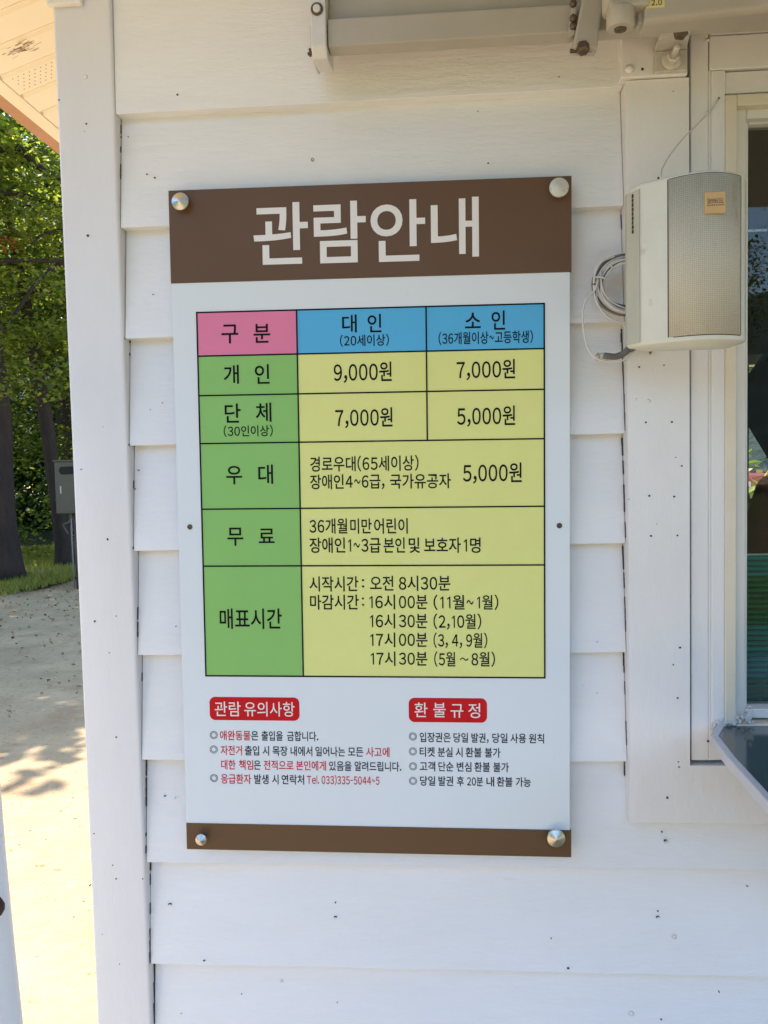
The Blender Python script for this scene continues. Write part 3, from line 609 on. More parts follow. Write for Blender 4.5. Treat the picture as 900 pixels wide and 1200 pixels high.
# ------------------------------------------------------------------ loudspeaker
def Px(px, Y): return wx(px, 300, Y)
spk = empty('wall_speaker', (.32, -.02, 1.638), 'weathered off-white wall loudspeaker with stained beige grille beside the window', 'speaker')
gz1, gz0 = wz(812, 202, -.2), wz(812, 399, -.2)
left = [(Px(733.5, -.137), -.137), (Px(735.5, -.145), -.145), (Px(750, -.167), -.167)]
g0 = (Px(782.5, -.186), -.186); g1 = (Px(868, -.186), -.186)
def arc(a, b, bul, n=28):
    out = []
    for i in range(n+1):
        t = i/n; x_ = a[0]+(b[0]-a[0])*t; y_ = a[1]+(b[1]-a[1])*t-bul*4*t*(1-t); out.append((x_, y_))
    return out
front = arc(g0, g1, .019)
right = [(Px(872.5, -.181), -.181), (Px(874.5, -.16), -.160), (Px(866, -.135), -.135)]
back = [(Px(850, -.095), -.095), (Px(756, -.095), -.095)]
plan = left+front+right+back
q = MB()
def inset(pl_, d): 
    cx = sum(a for a, b in pl_)/len(pl_); cy = sum(b for a, b in pl_)/len(pl_)
    return [(a+(cx-a)*d, b+(cy-b)*d) for a, b in pl_]
layers = [(gz0, .045), (gz0+.0012, .022), (gz0+.004, .0), (gz1-.004, .0), (gz1-.0012, .022), (gz1, .045)]
n = len(plan); vs = []
for zz, d in layers: vs += [(a, b, zz) for a, b in inset(plan, d)]
fs = [(l*n+i, l*n+(i+1) % n, (l+1)*n+(i+1) % n, (l+1)*n+i) for l in range(5) for i in range(n)]+[tuple(range(n))[::-1], tuple(range(5*n, 6*n))]
q.add(vs, fs).build('cabinet', M['spk'], spk, 0, True)
q = MB(); fo = [(a, b-.0015) for a, b in arc((g0[0]+.001, g0[1]), (g1[0]-.0005, g1[1]), .019)]; n = len(fo)
zlo_, zhi_ = gz0+.0065, gz1-.0035
q.add([(a, b, zlo_) for a, b in fo]+[(a, b+.0035, zlo_) for a, b in fo]+[(a, b, zhi_) for a, b in fo]+[(a, b+.0035, zhi_) for a, b in fo],
      [(i, i+1, 2*n+i+1, 2*n+i) for i in range(n-1)]+[(i, n+i, n+i+1, i+1) for i in range(n-1)]+[(2*n+i, 2*n+i+1, 3*n+i+1, 3*n+i) for i in range(n-1)]+[(0, 2*n, 3*n, n), (n-1, 2*n-1, 4*n-1, 3*n-1)])
q.build('grille', M['grille'], spk, 0, True)
q = MB()   # dark seam round the grille
for zz in (zlo_-.0010, zhi_): 
    q.add([(a, b+.0008, zz) for a, b in fo]+[(a, b+.0008, zz+.001) for a, b in fo], [(i, i+1, n+i+1, n+i) for i in range(n-1)])
q.box(g0[0]-.0003, g0[0]+.0009, g0[1]-.0008, g0[1]+.003, zlo_, zhi_)
q.box(g1[0]-.0006, g1[0]+.0004, g1[1]-.0008, g1[1]+.003, zlo_, zhi_)
q.build('grille_seam', M['nail'], spk)
# left side shell is a separate duller plastic half
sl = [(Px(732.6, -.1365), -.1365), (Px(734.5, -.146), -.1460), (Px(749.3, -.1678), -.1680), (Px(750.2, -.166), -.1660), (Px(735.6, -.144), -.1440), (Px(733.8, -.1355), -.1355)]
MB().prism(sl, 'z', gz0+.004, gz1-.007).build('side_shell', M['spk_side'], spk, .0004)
q = MB()
for k in range(9): q.box(Px(741.6, -.158)-.0006, Px(742.6, -.158)+random.uniform(-.0006, .0006), -.1585, -.1545, wz(742, 228+k*5.2+4, -.157), wz(742, 228+k*5.2, -.157))
q.build('paint_chips', M['nail'], spk)
bd = MB(); bcx = Px(835.5, -.2); bt, bb = wz(835, 226, -.205), wz(835, 251, -.205); t_ = (bcx-g0[0])/(g1[0]-g0[0]); by_ = g0[1]-.019*4*t_*(1-t_)-.0040
badge = bd.box(bcx-.0122, bcx+.0122, by_-.0012, by_+.004, bb, bt).build('badge', M['badge'], spk, .0006)
badge['label'] = 'orange nameplate mounted upside down'
def flipped(text, u0, u1, w0, w1):
    co, fs = glyphs(text, .01); X = u1-(co[:, 0]-co[:, 0].min())/np.ptp(co[:, 0])*(u1-u0); Z = w1-(co[:, 1]-co[:, 1].min())/np.ptp(co[:, 1])*(w1-w0)
    me = bpy.data.meshes.new('lettering'); me.from_pydata([(float(a), by_-.0016, float(b)) for a, b in zip(X, Z)], [], fs)
    o = link('lettering', me, badge, M['bolt']); o.matrix_parent_inverse = badge.matrix_world.inverted()
hb = bt-bb; flipped('TECHNARE', bcx-.0098, bcx+.0098, bb+hb*.45, bb+hb*.68); flipped('........', bcx-.0098, bcx+.0098, bb+hb*.34, bb+hb*.40)
MB().lathe([(.0016, 0), (.0013, .0006), (.0004, .001)], (Px(771.5, -.178), -.1795, wz(771, 208.5, -.18)), (-.6, -1, 0), 10).build('screw', M['nail'], spk)
MB().box(.315, .345, -.073, -.0150, 1.70, 1.78).build('mounting_bracket', M['zinc'], spk, .002)
MB().box(.29, .37, -.0200, -.0146, 1.68, 1.80).build('mounting_plate', M['zinc'], spk, .001)

# cables
lead = MB().tube(spline([W(842.5, 116, -.012), W(833, 130, -.018), W(818, 145, -.03), W(800, 163, -.05), W(785, 182, -.08), W(776, 198, -.12), W(775, 206, -.14)], 6), .0011, 6)
tag(lead.build('speaker_wire', M['cable'], None, 0, True), 'thin white wire running from the window frame corner down to the speaker top', 'wire')
coil = empty('cable_coil', tuple(map(float, W(735, 330, -.03))), 'coil of grimy white cable tied beside the loudspeaker, left of it', 'cable')
def loop(cx, cy, rx, ry, Y, r, material, a0=0, a1=360, rot=0, name='cable_loop'):
    pts = []
    for k in range(37):
        a = math.radians(a0+(a1-a0)*k/36); u = rx*math.cos(a); v_ = ry*math.sin(a); rr = math.radians(rot)
        pts.append(W(cx+u*math.cos(rr)-v_*math.sin(rr), cy-(u*math.sin(rr)+v_*math.cos(rr)), Y+.004*math.sin(a*2+cx)))
    return MB().tube(pts, r, 7, False).build(name, material, coil, 0, True)
loop(735, 334, 40, 35, -.020, .0026, M['cable_grey']); loop(736, 332, 38, 33, -.014, .0030, M['cable_grey'], rot=4)
loop(735, 334, 35.5, 33, -.028, .0016, M['cable']); loop(737, 333, 31.5, 29, -.030, .0018, M['cable_grey'], rot=6)
loop(737, 336, 30, 28.5, -.034, .0017, M['cable'], rot=10); loop(740, 338, 39, 31, -.024, .0013, M['cable'], rot=-12)
loop(738, 335, 34, 28, -.022, .0022, M['cable_grey'], rot=-8); loop(737, 335, 33, 31, -.036, .0013, M['cable'], rot=-4)
def strand(pts, Y, r, material, name='cable_strand'):
    return MB().tube(spline([W(a, b, Y) for a, b in pts], 6), r, 7).build(name, material, coil, 0, True)
strand([(699, 330), (703, 345), (712, 357), (726, 365), (742, 365), (752, 360)], -.032, .0017, M['cable'])
strand([(696, 334), (697, 347), (703, 361), (714, 373), (730, 378), (746, 377)], -.034, .0017, M['cable'])
strand([(702, 336), (712, 350), (724, 357), (745, 360)], -.028, .0020, M['cable_grey'])
strand([(701, 328), (697, 340), (688, 349), (683.5, 362), (683, 378), (685.5, 396), (690.5, 411), (700, 420.5), (716, 424), (732, 421.5), (744, 414), (755, 405), (762, 398)], -.036, .0015, M['cable'])
strand([(704, 318), (706, 338), (715, 352), (729, 360), (748, 366)], -.035, .0015, M['cable'])
strand([(700, 338), (700, 352), (707, 366), (720, 376), (738, 383), (750, 384)], -.030, .0013, M['cable'])
strand([(720, 300), (706, 306), (698, 318), (696, 332)], -.036, .0017, M['cable'])
strand([(696, 325), (703, 324.5), (710, 326.5)], -.040, .0014, M['cable'], 'cable_tie')
strand([(714, 309), (717, 312), (716, 318)], -.038, .0011, M['cable'], 'cable_tie')
strand([(708, 417), (722, 418), (734, 412), (740, 402), (741, 390)], -.022, .0050, M['cable_grey'], 'taped_cable')
strand([(738, 410), (748, 405), (757, 403)], -.026, .0045, M['cable_grey'], 'taped_cable')
q = MB()
for k in range(10):
    r = random.uniform(.002, .0055); q.lathe([(.001, -r*.6), (r, 0), (.001, r*.6)], W(706+random.uniform(-7, 9), 417+random.uniform(-3, 4), -.012), (random.uniform(-1, 1), -1, random.uniform(-1, 1)), 7)
tag(q.build('caulk', M['caulk'], coil, 0, True), kind='stuff')
MB().prism([(wx(a, b, -.016), wz(a, b, -.016)) for a, b in ((752, 402), (770, 399), (771, 404), (766, 410), (762, 416), (759, 409))], 'y', -.016, -.0145).build('torn_tape', M['cable_grey'], coil)

# ------------------------------------------------------------------ counter shelf below the window
shz = wz(838, 848); sh = empty('counter_shelf', (.40, 0, shz), 'grey metal counter shelf with dark glossy top jutting out below the window', 'shelf')
pl = [(.396, -.0115), (.372, -.060), (.366, -.15), (.362, -.40), (1.62, -.40), (1.62, -.0115)]
MB().prism([(a+.011, b+(.011 if b < -.3 else 0)) for a, b in pl][:4]+[(1.61, -.389), (1.61, -.0118)], 'z', shz-.004, shz+.0005).build('shelf_top', M['tray_top'], sh)
q = MB()
for i in range(4):
    a, b = pl[i], pl[i+1]; w_ = .0105
    d = Vector((b[0]-a[0], b[1]-a[1])).normalized(); nrm = Vector((-d.y, d.x))
    q.hexa([(a[0], a[1], shz-.013), (b[0], b[1], shz-.013), (b[0]+nrm.x*w_, b[1]+nrm.y*w_, shz-.013), (a[0]+nrm.x*w_, a[1]+nrm.y*w_, shz-.013)],
           [(a[0], a[1], shz+.003), (b[0], b[1], shz+.003), (b[0]+nrm.x*w_, b[1]+nrm.y*w_, shz+.003), (a[0]+nrm.x*w_, a[1]+nrm.y*w_, shz+.003)])
q.build('shelf_rim', M['tray'], sh, .0015)
for xx in (.55, 1.4):
    MB().prism([(-.012, shz-.0145), (-.33, shz-.0145), (-.33, shz-.03), (-.03, shz-.28), (-.012, shz-.28)], 'x', xx, xx+.025).build('shelf_bracket', M['tray'], sh, .002)

# ------------------------------------------------------------------ green slatted panel behind the glass
gp = empty('slatted_panel', (.75, .07, SZ), 'green and teal ribbed panel standing inside the window', 'panel')
gt = wz(885, 650.5, .075); gb = WZ0-.02; n = 0; z = gt
MB().box(.40, 1.5, .0735, .080, gt, gt+.0022).build('top_rail', M['lamp'], gp)
q1, q2 = MB(), MB()
while z > gb:
    h = .0085; tgt = q2 if (wz(885, 790, .075) < z < wz(885, 727, .075) or z > gt-.03) else q1
    tgt.prism([(.075, z-.0006), (.0725, z-.003), (.0725, z-h+.002), (.075, z-h+.0002), (.079, z-h/2)], 'x', .40, 1.5); z -= h
tag(q1.build('slats', M['greenslat'], gp), kind='stuff'); tag(q2.build('slats', M['tealslat'], gp), kind='stuff')

# ------------------------------------------------------------------ painted log post at the left edge
lx = wx(20, 1200, -.25)
lp = empty('painted_post', (lx-.02, -.25, 0), 'white painted round log post with a brown knot at the left edge', 'post')
lpx = lambda z_: lx-.0555+.055*(float(W(20, 1200, -.25)[2])-z_)*.0+(-.045*(z_-.767))
pts = [(lpx(k*.11), -.25, k*.11) for k in range(15)]
MB().tube(pts, [.055+.001*math.sin(k*1.3) for k in range(15)], 20).build('shaft', M['logpaint'], lp, 0, True)
kc2 = W(1.5, 1056, -.255)
MB().lathe([(.015, -.010), (.0135, .005), (.008, .008), (.0008, .007)], (lpx(float(kc2[2]))+.051, -.272, float(kc2[2])), (.75, -.66, .1), 12).build('knot', M['knot'], lp, 0, True)
MB().lathe([(.056, 0), (.05, .012), (.0, .016)], (lpx(1.54), -.25, 1.54), (0, 0, 1), 20).build('post_cap', M['logpaint'], lp, 0, True)

# ------------------------------------------------------------------ ground and hills
def nz(x, y): return .5*np.sin(x*1.3+np.sin(y*.9)*1.7)+.5*np.sin(y*1.7+np.sin(x*1.1+2)*1.4)
gx = np.concatenate([-np.geomspace(600, 12, 22), np.linspace(-11.6, 11.6, 117), np.geomspace(12, 600, 22)]); gy = np.concatenate([-np.geomspace(600, 4, 18), np.linspace(-3.6, 14, 120), np.geomspace(14.5, 700, 26)])
XX, YY = np.meshgrid(gx, gy); near = np.exp(-((XX/14)**2+((YY-5)/14)**2)); bank = np.clip((YY-9.0-.25*nz(XX, YY))/1.2, 0, 1)*np.exp(-((XX+6)/9)**2)*.14
ZZ = (nz(XX*2, YY*2)*.010+nz(XX*6, YY*6)*.004)*near+bank*np.exp(-(YY-10)**2/60)
ZZ[(XX > XL-.3) & (XX < XR+.3) & (YY > -.4) & (YY < YB+.3)] = -.004
ny, nx = XX.shape; idx = np.arange(nx*ny).reshape(ny, nx)
fq = np.stack([idx[:-1, :-1], idx[:-1, 1:], idx[1:, 1:], idx[1:, :-1]], -1).reshape(-1, 4)
def npmesh(name, co, quads):
    me = bpy.data.meshes.new(name); me.vertices.add(len(co)); me.vertices.foreach_set('co', co.astype(np.float32).ravel())
    k = quads.shape[1]; me.loops.add(quads.size); me.loops.foreach_set('vertex_index', quads.ravel().astype(np.int32)); me.polygons.add(len(quads))
    me.polygons.foreach_set('loop_start', (np.arange(len(quads))*k).astype(np.int32)); me.update(calc_edges=True); me.validate(); return me
gme = npmesh('ground', np.stack([XX, YY, ZZ], -1).reshape(-1, 3), fq); gme.polygons.foreach_set('use_smooth', [True]*len(gme.polygons))
tag(link('ground', gme, None, M['soil']), kind='structure')
M['added_lawn'] = mat('lawn_green', (.07, .12, .03), .95, noise=.5, nscale=1.2, bump=.03, bscale=30)  # unseen grass sheet behind the camera, added for green reflection and cooler bounce
lx_ = np.linspace(-30, 34, 50); ly_ = np.linspace(-40, -5.0, 30); LX, LY = np.meshgrid(lx_, ly_); LY = LY+np.sin(LX*.9)*.25*(LY > -6)
Li = np.arange(LX.size).reshape(LX.shape); lme = npmesh('added_lawn', np.stack([LX, LY, .03+.01*np.sin(LX*2)*np.cos(LY*1.7)], -1).reshape(-1, 3), np.stack([Li[:-1, :-1], Li[:-1, 1:], Li[1:, 1:], Li[1:, :-1]], -1).reshape(-1, 4))
tag(link('added_lawn', lme, None, M['added_lawn']), kind='structure')
M['floor'] = mat('leafy_forest_floor', (.075, .075, .032), .95, noise=.5, nscale=2.5, bump=.05, bscale=9)
fx_ = np.linspace(-45, 40, 180); FX = np.tile(fx_, (40, 1)); edge = np.where(fx_ < 2, np.clip(9.35+1.5*(fx_+4.9), 8.0, 9.7)+.15*np.sin(fx_*5.1)+.1*np.sin(fx_*13), 25+.8*np.sin(fx_)); FY = edge[None]+(np.linspace(0, 1, 40)[:, None]**1.6)*45
FZ = .006+np.clip((FY-8.6)/2.5, 0, 1)*.17*np.exp(-((FX+6)/9)**2)+.02*np.sin(FX*3)*np.sin(FY*2.3)*np.clip((FY-edge[None])/.6, 0, 1)
Fi = np.arange(FX.size).reshape(FX.shape); fme = npmesh('forest_floor', np.stack([FX, FY, FZ], -1).reshape(-1, 3), np.stack([Fi[:-1, :-1], Fi[:-1, 1:], Fi[1:, 1:], Fi[1:, :-1]], -1).reshape(-1, 4))
tag(link('forest_floor', fme, None, M['floor']), kind='structure')
# hills all round, higher behind the booth on the left
az_ = np.linspace(0, 2*math.pi, 181); rad = np.array([90, 110, 135, 165, 200, 240, 300]); hp = np.array([0, .12, .30, .52, .75, .92, 1.])
co = []
for r, h in zip(rad, hp):
    for a in az_:
        base = 95+25*math.sin(a*3+1)+10*math.sin(a*9)+5*math.sin(a*23); back = math.cos(a-math.radians(-30))
        top = base*(.62+.38*max(back, -.3)); co.append((r*math.sin(a), r*math.cos(a), h*top*(.9)+1.5*math.sin(a*70+r)*h-1))
na = len(az_); idx = np.arange(len(co)).reshape(len(rad), na); fq = np.stack([idx[:-1, :-1], idx[:-1, 1:], idx[1:, 1:], idx[1:, :-1]], -1).reshape(-1, 4)
hme = npmesh('hills', np.array(co), fq); hme.polygons.foreach_set('use_smooth', [True]*len(hme.polygons))
tag(link('hills', hme, None, M['hill']), kind='structure')

# ------------------------------------------------------------------ trees
def leaf_mesh(name, centres, size, material):
    n = len(centres); c = np.asarray(centres); th = RNG.uniform(0, 2*math.pi, n); tilt = RNG.normal(0, .55, (n, 2))
    u = np.stack([np.cos(th), np.sin(th), tilt[:, 0]], -1); u /= np.linalg.norm(u, axis=1)[:, None]
    w = np.stack([-np.sin(th), np.cos(th), tilt[:, 1]-.2], -1); w -= u*(u*w).sum(1)[:, None]; w /= np.linalg.norm(w, axis=1)[:, None]
    s = size*RNG.uniform(.6, 1.3, n)[:, None]; nn = np.cross(u, w)
    # a folded leaf of two quads around the midrib
    v = np.stack([c-u*s*.5, c-w*s*.36+nn*s*.09, c+u*s*.55, c+w*s*.36+nn*s*.09], 1).reshape(-1, 3)
    q = np.arange(n*4).reshape(n, 4); tri = np.concatenate([q[:, [0, 1, 2]], q[:, [0, 2, 3]]])
    me = npmesh(name, v, tri); me.materials.append(material); return me
def crown_points(n, R, H, z0, clumps=60, spread=.42):
    k = RNG.normal(0, 1, (clumps, 3)); k /= np.linalg.norm(k, axis=1)[:, None]; rr = RNG.uniform(.35, 1, clumps)[:, None]**.6
    cc = k*rr*np.array([R, R, H/2])+np.array([0, 0, z0+H/2]); i = RNG.integers(0, clumps, n)
    d = RNG.normal(0, 1, (n, 3))*np.array([spread, spread, spread*.42])
    return cc[i]+d
def rough(q, a):
    q.v = [(x+a*math.sin(z*3+y*9)*.6+random.uniform(-a, a)*.5, y+a*math.cos(z*2.3+x*7)*.6+random.uniform(-a, a)*.5, z) for x, y, z in q.v]; return q
def tree_limbs(h, r, lean, zc, R, nb=7):
    q = MB(); pts = [(lean[0]*t+.06*math.sin(t*5), lean[1]*t, h*t) for t in [i/39 for i in range(40)]]
    q.tube(pts, [r*(1+.45*math.exp(-i*.6))*(1-.75*i/39) for i in range(40)], 14); rough(q, r*.10)
    for b in range(nb):
        t = random.uniform(.35, .85); a = random.uniform(0, 2*math.pi); L_ = R*random.uniform(.6, .95)
        p0 = Vector((lean[0]*t, lean[1]*t, h*t)); seg = [p0+Vector((math.cos(a)*L_*s, math.sin(a)*L_*s, L_*(.55*s-.15*s*s)+.08*math.sin(s*7+b))) for s in [i/6 for i in range(7)]]
        q.tube(seg, [r*.34*(1-.8*i/6) for i in range(7)], 6)
    return q
def tree(loc, h, r, R, H, z0, leaves, label, lean=(0, 0), bark='bark', leafm='leaf', size=.10, name='tree', cat='tree', group=None, clumps=70, spread=.42):
    t = empty(name, loc, label, cat, group)
    o = tree_limbs(h, r, lean, z0, R).build('trunk', M[bark], None, 0, True); o.parent = t
    me = leaf_mesh('crown', crown_points(leaves, R, H, z0, clumps, spread)+np.array([lean[0]*.7, lean[1]*.7, 0]), size, M[leafm]); c = link('crown', me, t)
    return t
def copy_tree(src, loc, rz, sc, label, group=None):
    r = src.copy(); COL.objects.link(r); r.location = loc; r.rotation_euler = (0, 0, rz); r.scale = (sc, sc, sc); r['label'] = label
    if group: r['group'] = group
    elif 'group' in r: del r['group']
    for ch in src.children:
        c = ch.copy(); COL.objects.link(c); c.parent = r
    return r
t1 = tree((-5.93, 9.5, .05), 8.5, .25, 2.3, 4.2, 3.3, 8000, 'thick reddish trunk tree at the left edge of the grass', (-.25, .3), 'bark2', 'leaf', .085)
t2 = tree((-5.42, 10.4, .05), 7.5, .12, 2.0, 3.6, 2.6, 8000, 'slim leaning tree just right of the thick left trunk', (-1.1, .4), 'bark', 'leaf', .085)
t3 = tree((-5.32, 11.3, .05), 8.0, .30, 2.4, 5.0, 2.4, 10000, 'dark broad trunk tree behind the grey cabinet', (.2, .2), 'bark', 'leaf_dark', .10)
# long low branches of the leftmost tree crossing in front of its crown
q = MB()
for pts, r0, r1 in (([(-6, 226), (20, 227), (45, 234), (75, 242)], .035, .022), ([(20, 170), (45, 195), (72, 212)], .045, .035), ([(-4, 306), (30, 305), (50, 306), (76, 306)], .03, .02), ([(-6, 400), (15, 372), (40, 335), (60, 315), (80, 305)], .022, .03), ([(38, 285), (52, 274), (78, 268)], .014, .016), ([(0, 350), (25, 342), (38, 330)], .010, .008)):
    sp2 = spline([W(a, b, 8.7+i*.15) for i, (a, b) in enumerate(pts)], 4); q.tube(sp2, [r0+(r1-r0)*i/(len(sp2)-1) for i in range(len(sp2))], 6)
q.build('branch', M['bark'], t1, 0, True)
# leaf sprays hanging from those branches
cp = []
for k in range(60):
    c = W(random.uniform(-25, 95), random.uniform(150, 470), random.uniform(8.2, 9.4)); cp.append(c)
cp = np.array(cp); pts_ = cp[RNG.integers(0, len(cp), 3600)]+RNG.normal(0, 1, (3600, 3))*np.array([.20, .20, .07])
c = link('leaf_spray', leaf_mesh('leaf_spray', pts_, .075, M['leaf']), None); c.parent = t1; c.matrix_parent_inverse = t1.matrix_world.inverted()
cp = np.array([W(random.uniform(-5, 95), random.uniform(380, 655), random.uniform(10.6, 12.5)) for k in range(46)]); pts_ = cp[RNG.integers(0, len(cp), 3000)]+RNG.normal(0, 1, (3000, 3))*np.array([.26, .22, .12])
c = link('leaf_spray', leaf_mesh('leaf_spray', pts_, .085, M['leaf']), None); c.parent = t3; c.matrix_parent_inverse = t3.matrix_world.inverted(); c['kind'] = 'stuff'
pts_ = np.array(W(8, 285, 8.6))[None]+RNG.normal(0, 1, (26, 3))*np.array([.09, .1, .05])
c = link('leaf_spray', leaf_mesh('leaf_spray', pts_, .08, M['leaf_red']), None); c['kind'] = 'stuff'; c['label'] = 'rusty orange dead leaves'; c.parent = t1; c.matrix_parent_inverse = t1.matrix_world.inverted()
GT = 'woodland trees behind the clearing'
far = [(-10.2, 12.2, 1.1, 0), (-7.0, 14.5, 1.2, 1), (-4.0, 13.5, 1.0, 2), (-10.5, 15.5, 1.2, 0), (-8.8, 18.0, 1.3, 2), (-5.2, 17.5, 1.2, 1), (-12.5, 20, 1.3, 2), (-9.5, 22.5, 1.4, 0), (-6.0, 22, 1.3, 2), (-2, 19, 1.2, 0), (-14.5, 25, 1.5, 1), (-11, 27, 1.5, 2),
       (3.5, 29, 1.3, 1), (7.5, 31, 1.4, 2), (11.5, 30, 1.3, 0), (15, 33, 1.4, 1), (6, 37, 1.6, 0), (10, 38, 1.6, 2)]
for i, (a, b, s_, k) in enumerate(far):
    copy_tree((t1, t2, t3)[k] if False else (t2, t3, t3)[k], (a, b, 0), i*1.9, s_, 'leafy green woodland tree behind the clearing', GT)
# a tall crown whose shade falls on the track
t4 = tree((-7.6, 8.2, 0), 8.0, .22, 2.6, 4.0, 4.2, 13000, 'leaning shade tree at the track side, left of the view', (.4, -.6), 'bark', 'leaf', .19)
GF = 'trees across the yard, in front of the booth'
for i, (a, b, s_) in enumerate(((-14, -26, 1.3), (-7, -30, 1.4), (1, -29, 1.2), (8, -31, 1.4), (15, -27, 1.3), (22, -30, 1.5), (-21, -20, 1.4))):
    copy_tree(t3, (a, b, 0), i*2.3, s_, 'leafy tree across the yard from the booth', GF)

# undergrowth, grass, pebbles
def scatter_blades(name, n, fx, fy, hgt, material, label, cat, mask=None):
    x = RNG.uniform(*fx, n); y = RNG.uniform(*fy, n)
    if mask is not None: k = mask(x, y); x, y = x[k], y[k]
    n = len(x); a = RNG.uniform(0, 2*math.pi, n); h = hgt*RNG.uniform(.4, 1.2, n); w = .006+.004*RNG.random(n)
    base = np.stack([x, y, np.full(n, .004)+np.clip((y-8.6)/2.5, 0, 1)*.17*np.exp(-((x+6)/9)**2)], -1); dx = np.stack([np.cos(a)*w, np.sin(a)*w, 0*a], -1); ln = np.stack([RNG.normal(0, .35, n)*h, RNG.normal(0, .35, n)*h, h], -1)
    v = np.stack([base-dx, base+dx, base+ln], 1).reshape(-1, 3); me = npmesh(name, v, np.arange(n*3).reshape(n, 3)); o = link(name, me, None, material)
    return tag(o, label, cat, kind='stuff')
scatter_blades('grass', 110000, (-10, -3), (7.6, 12.5), .075, M['grass'], 'short sunlit grass along the edge of the dirt track', 'grass', lambda x, y: y > np.clip(9.35+1.5*(x+4.9), 8.0, 9.6)+.12*np.sin(x*5.1)+RNG.normal(0, .10, len(x)))
cl_ = np.stack([RNG.uniform(-16, -3, 220), RNG.uniform(11.8, 22, 220), RNG.uniform(.1, 3.2, 220)], -1); pts_ = cl_[RNG.integers(0, 220, 34000)]+RNG.normal(0, 1, (34000, 3))*np.array([.45, .45, .3])
pts2 = np.stack([RNG.uniform(-20, -4.5, 15000), RNG.uniform(16.5, 19, 15000), RNG.uniform(0, 3.4, 15000)], -1)
extra = leaf_mesh('scrub', pts2, .26, M['leaf_dark']); tag(link('scrub', extra, None), 'dense dark scrub filling the wood behind the trunks', 'scrub', kind='stuff')
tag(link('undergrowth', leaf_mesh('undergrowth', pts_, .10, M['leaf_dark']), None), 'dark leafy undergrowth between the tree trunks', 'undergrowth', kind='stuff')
pl_ = np.stack([RNG.uniform(-7, -2.2, 1500), 9.4-RNG.uniform(0, 1, 1500)**1.8*6, np.full(1500, .018)], -1); M['litter'] = leafmat('dry_leaf', (.10, .06, .03), (.34, .22, .10), .1)
tag(link('leaf_litter', leaf_mesh('leaf_litter', pl_, .035, M['litter']), None), 'scattered dry leaves on the dirt track near the grass', 'leaves', kind='stuff')
q = MB(); rr_ = random.Random(3)
for k in range(380):
    d = rr_.random()**1.4; yy = .3+d*9; xx = -.75-yy*.42+rr_.uniform(-1.6-.2*yy, .9); r = rr_.uniform(.002, .006)*(1+yy*.22)
    if xx > XL-.12 and yy < YB: continue
    a = rr_.random()*3; vs = [(xx+r*math.cos(a+t)*rr_.uniform(.8, 1.2), yy+r*.8*math.sin(a+t), .004) for t in (0, 1.26, 2.5, 3.77, 5.03)]
    q.add(vs+[(xx, yy, r*.35+.004)], [(0, 1, 5), (1, 2, 5), (2, 3, 5), (3, 4, 5), (4, 0, 5)])
tag(q.build('pebbles', M['rock'], None), 'scattered small stones on the sandy ground', 'stones', kind='stuff')

# ------------------------------------------------------------------ meter cabinet on a timber post, with a grey pole
Yc = 8.9
cab = empty('meter_cabinet', tuple(map(float, (wx(80, 675, Yc), Yc, .1))), 'grey-green metal utility cabinet with dark window mounted on a weathered post', 'cabinet')
bx0, bx1, bz0, bz1 = wx(64.5, 570, Yc), wx(64.5, 570, Yc)+.42, wz(70, 602, Yc), wz(70, 541, Yc)
MB().box(bx0, bx1, Yc, Yc+.22, bz0, bz1).build('cabinet_body', M['box'], cab, .01)
MB().box(bx0-.01, bx1+.01, Yc-.02, Yc+.23, bz1+.001, bz1+.02).build('cabinet_lid', M['box'], cab, .004)
MB().box(bx0+.03, bx1-.03, Yc-.008, Yc-.0005, bz0+.03, bz1-.24).build('cabinet_door', M['box'], cab, .004)
pts = [(bx0+.11+.05*math.cos(a)+(.12 if math.cos(a) > 0 else 0), bz1-.11+.05*math.sin(a)) for a in [i*math.pi/8 for i in range(16)]]
MB().prism(pts, 'y', Yc-.006, Yc-.0005).build('meter_window', M['glassdark'], cab)
MB().box(bx0+.07, bx0+.085, Yc-.02, Yc-.009, bz0+.25, bz0+.34).build('handle', M['zinc'], cab)
MB().tube([(bx0+.22, Yc+.12, -.02), (bx0+.215, Yc+.12, bz0-.001)], .055, 10).build('timber_post', M['weather'], cab, 0, True)
MB().tube([(bx0+.155, Yc+.09, bz0-.001), (bx0+.15, Yc+.08, bz0-.2), (bx0+.155, Yc+.08, -.02)], .011, 6).build('conduit', M['pole'], cab, 0, True)
MB().tube(spline([(bx0+.17, Yc+.03, bz0-.001), (bx0+.16, Yc, bz0-.10), (bx0+.09, Yc-.01, bz0-.14), (bx0+.14, Yc, bz0-.25)]), .011, 6).build('cable', M['weather'], cab, 0, True)
po = empty('grey_pole', (bx0+.25, Yc+.45, 0), 'slim grey metal pole rising behind the utility cabinet', 'pole')
MB().lathe([(.05, 0), (.045, 3.1), (.01, 3.13)], (bx0+.25, Yc+.45, 0), (0, 0, 1), 12).build('shaft', M['pole'], po, 0, True)
MB().lathe([(.09, 0), (.09, .02), (.05, .03)], (bx0+.25, Yc+.45, .0), (0, 0, 1), 12).build('base_flange', M['pole'], po, 0, True)

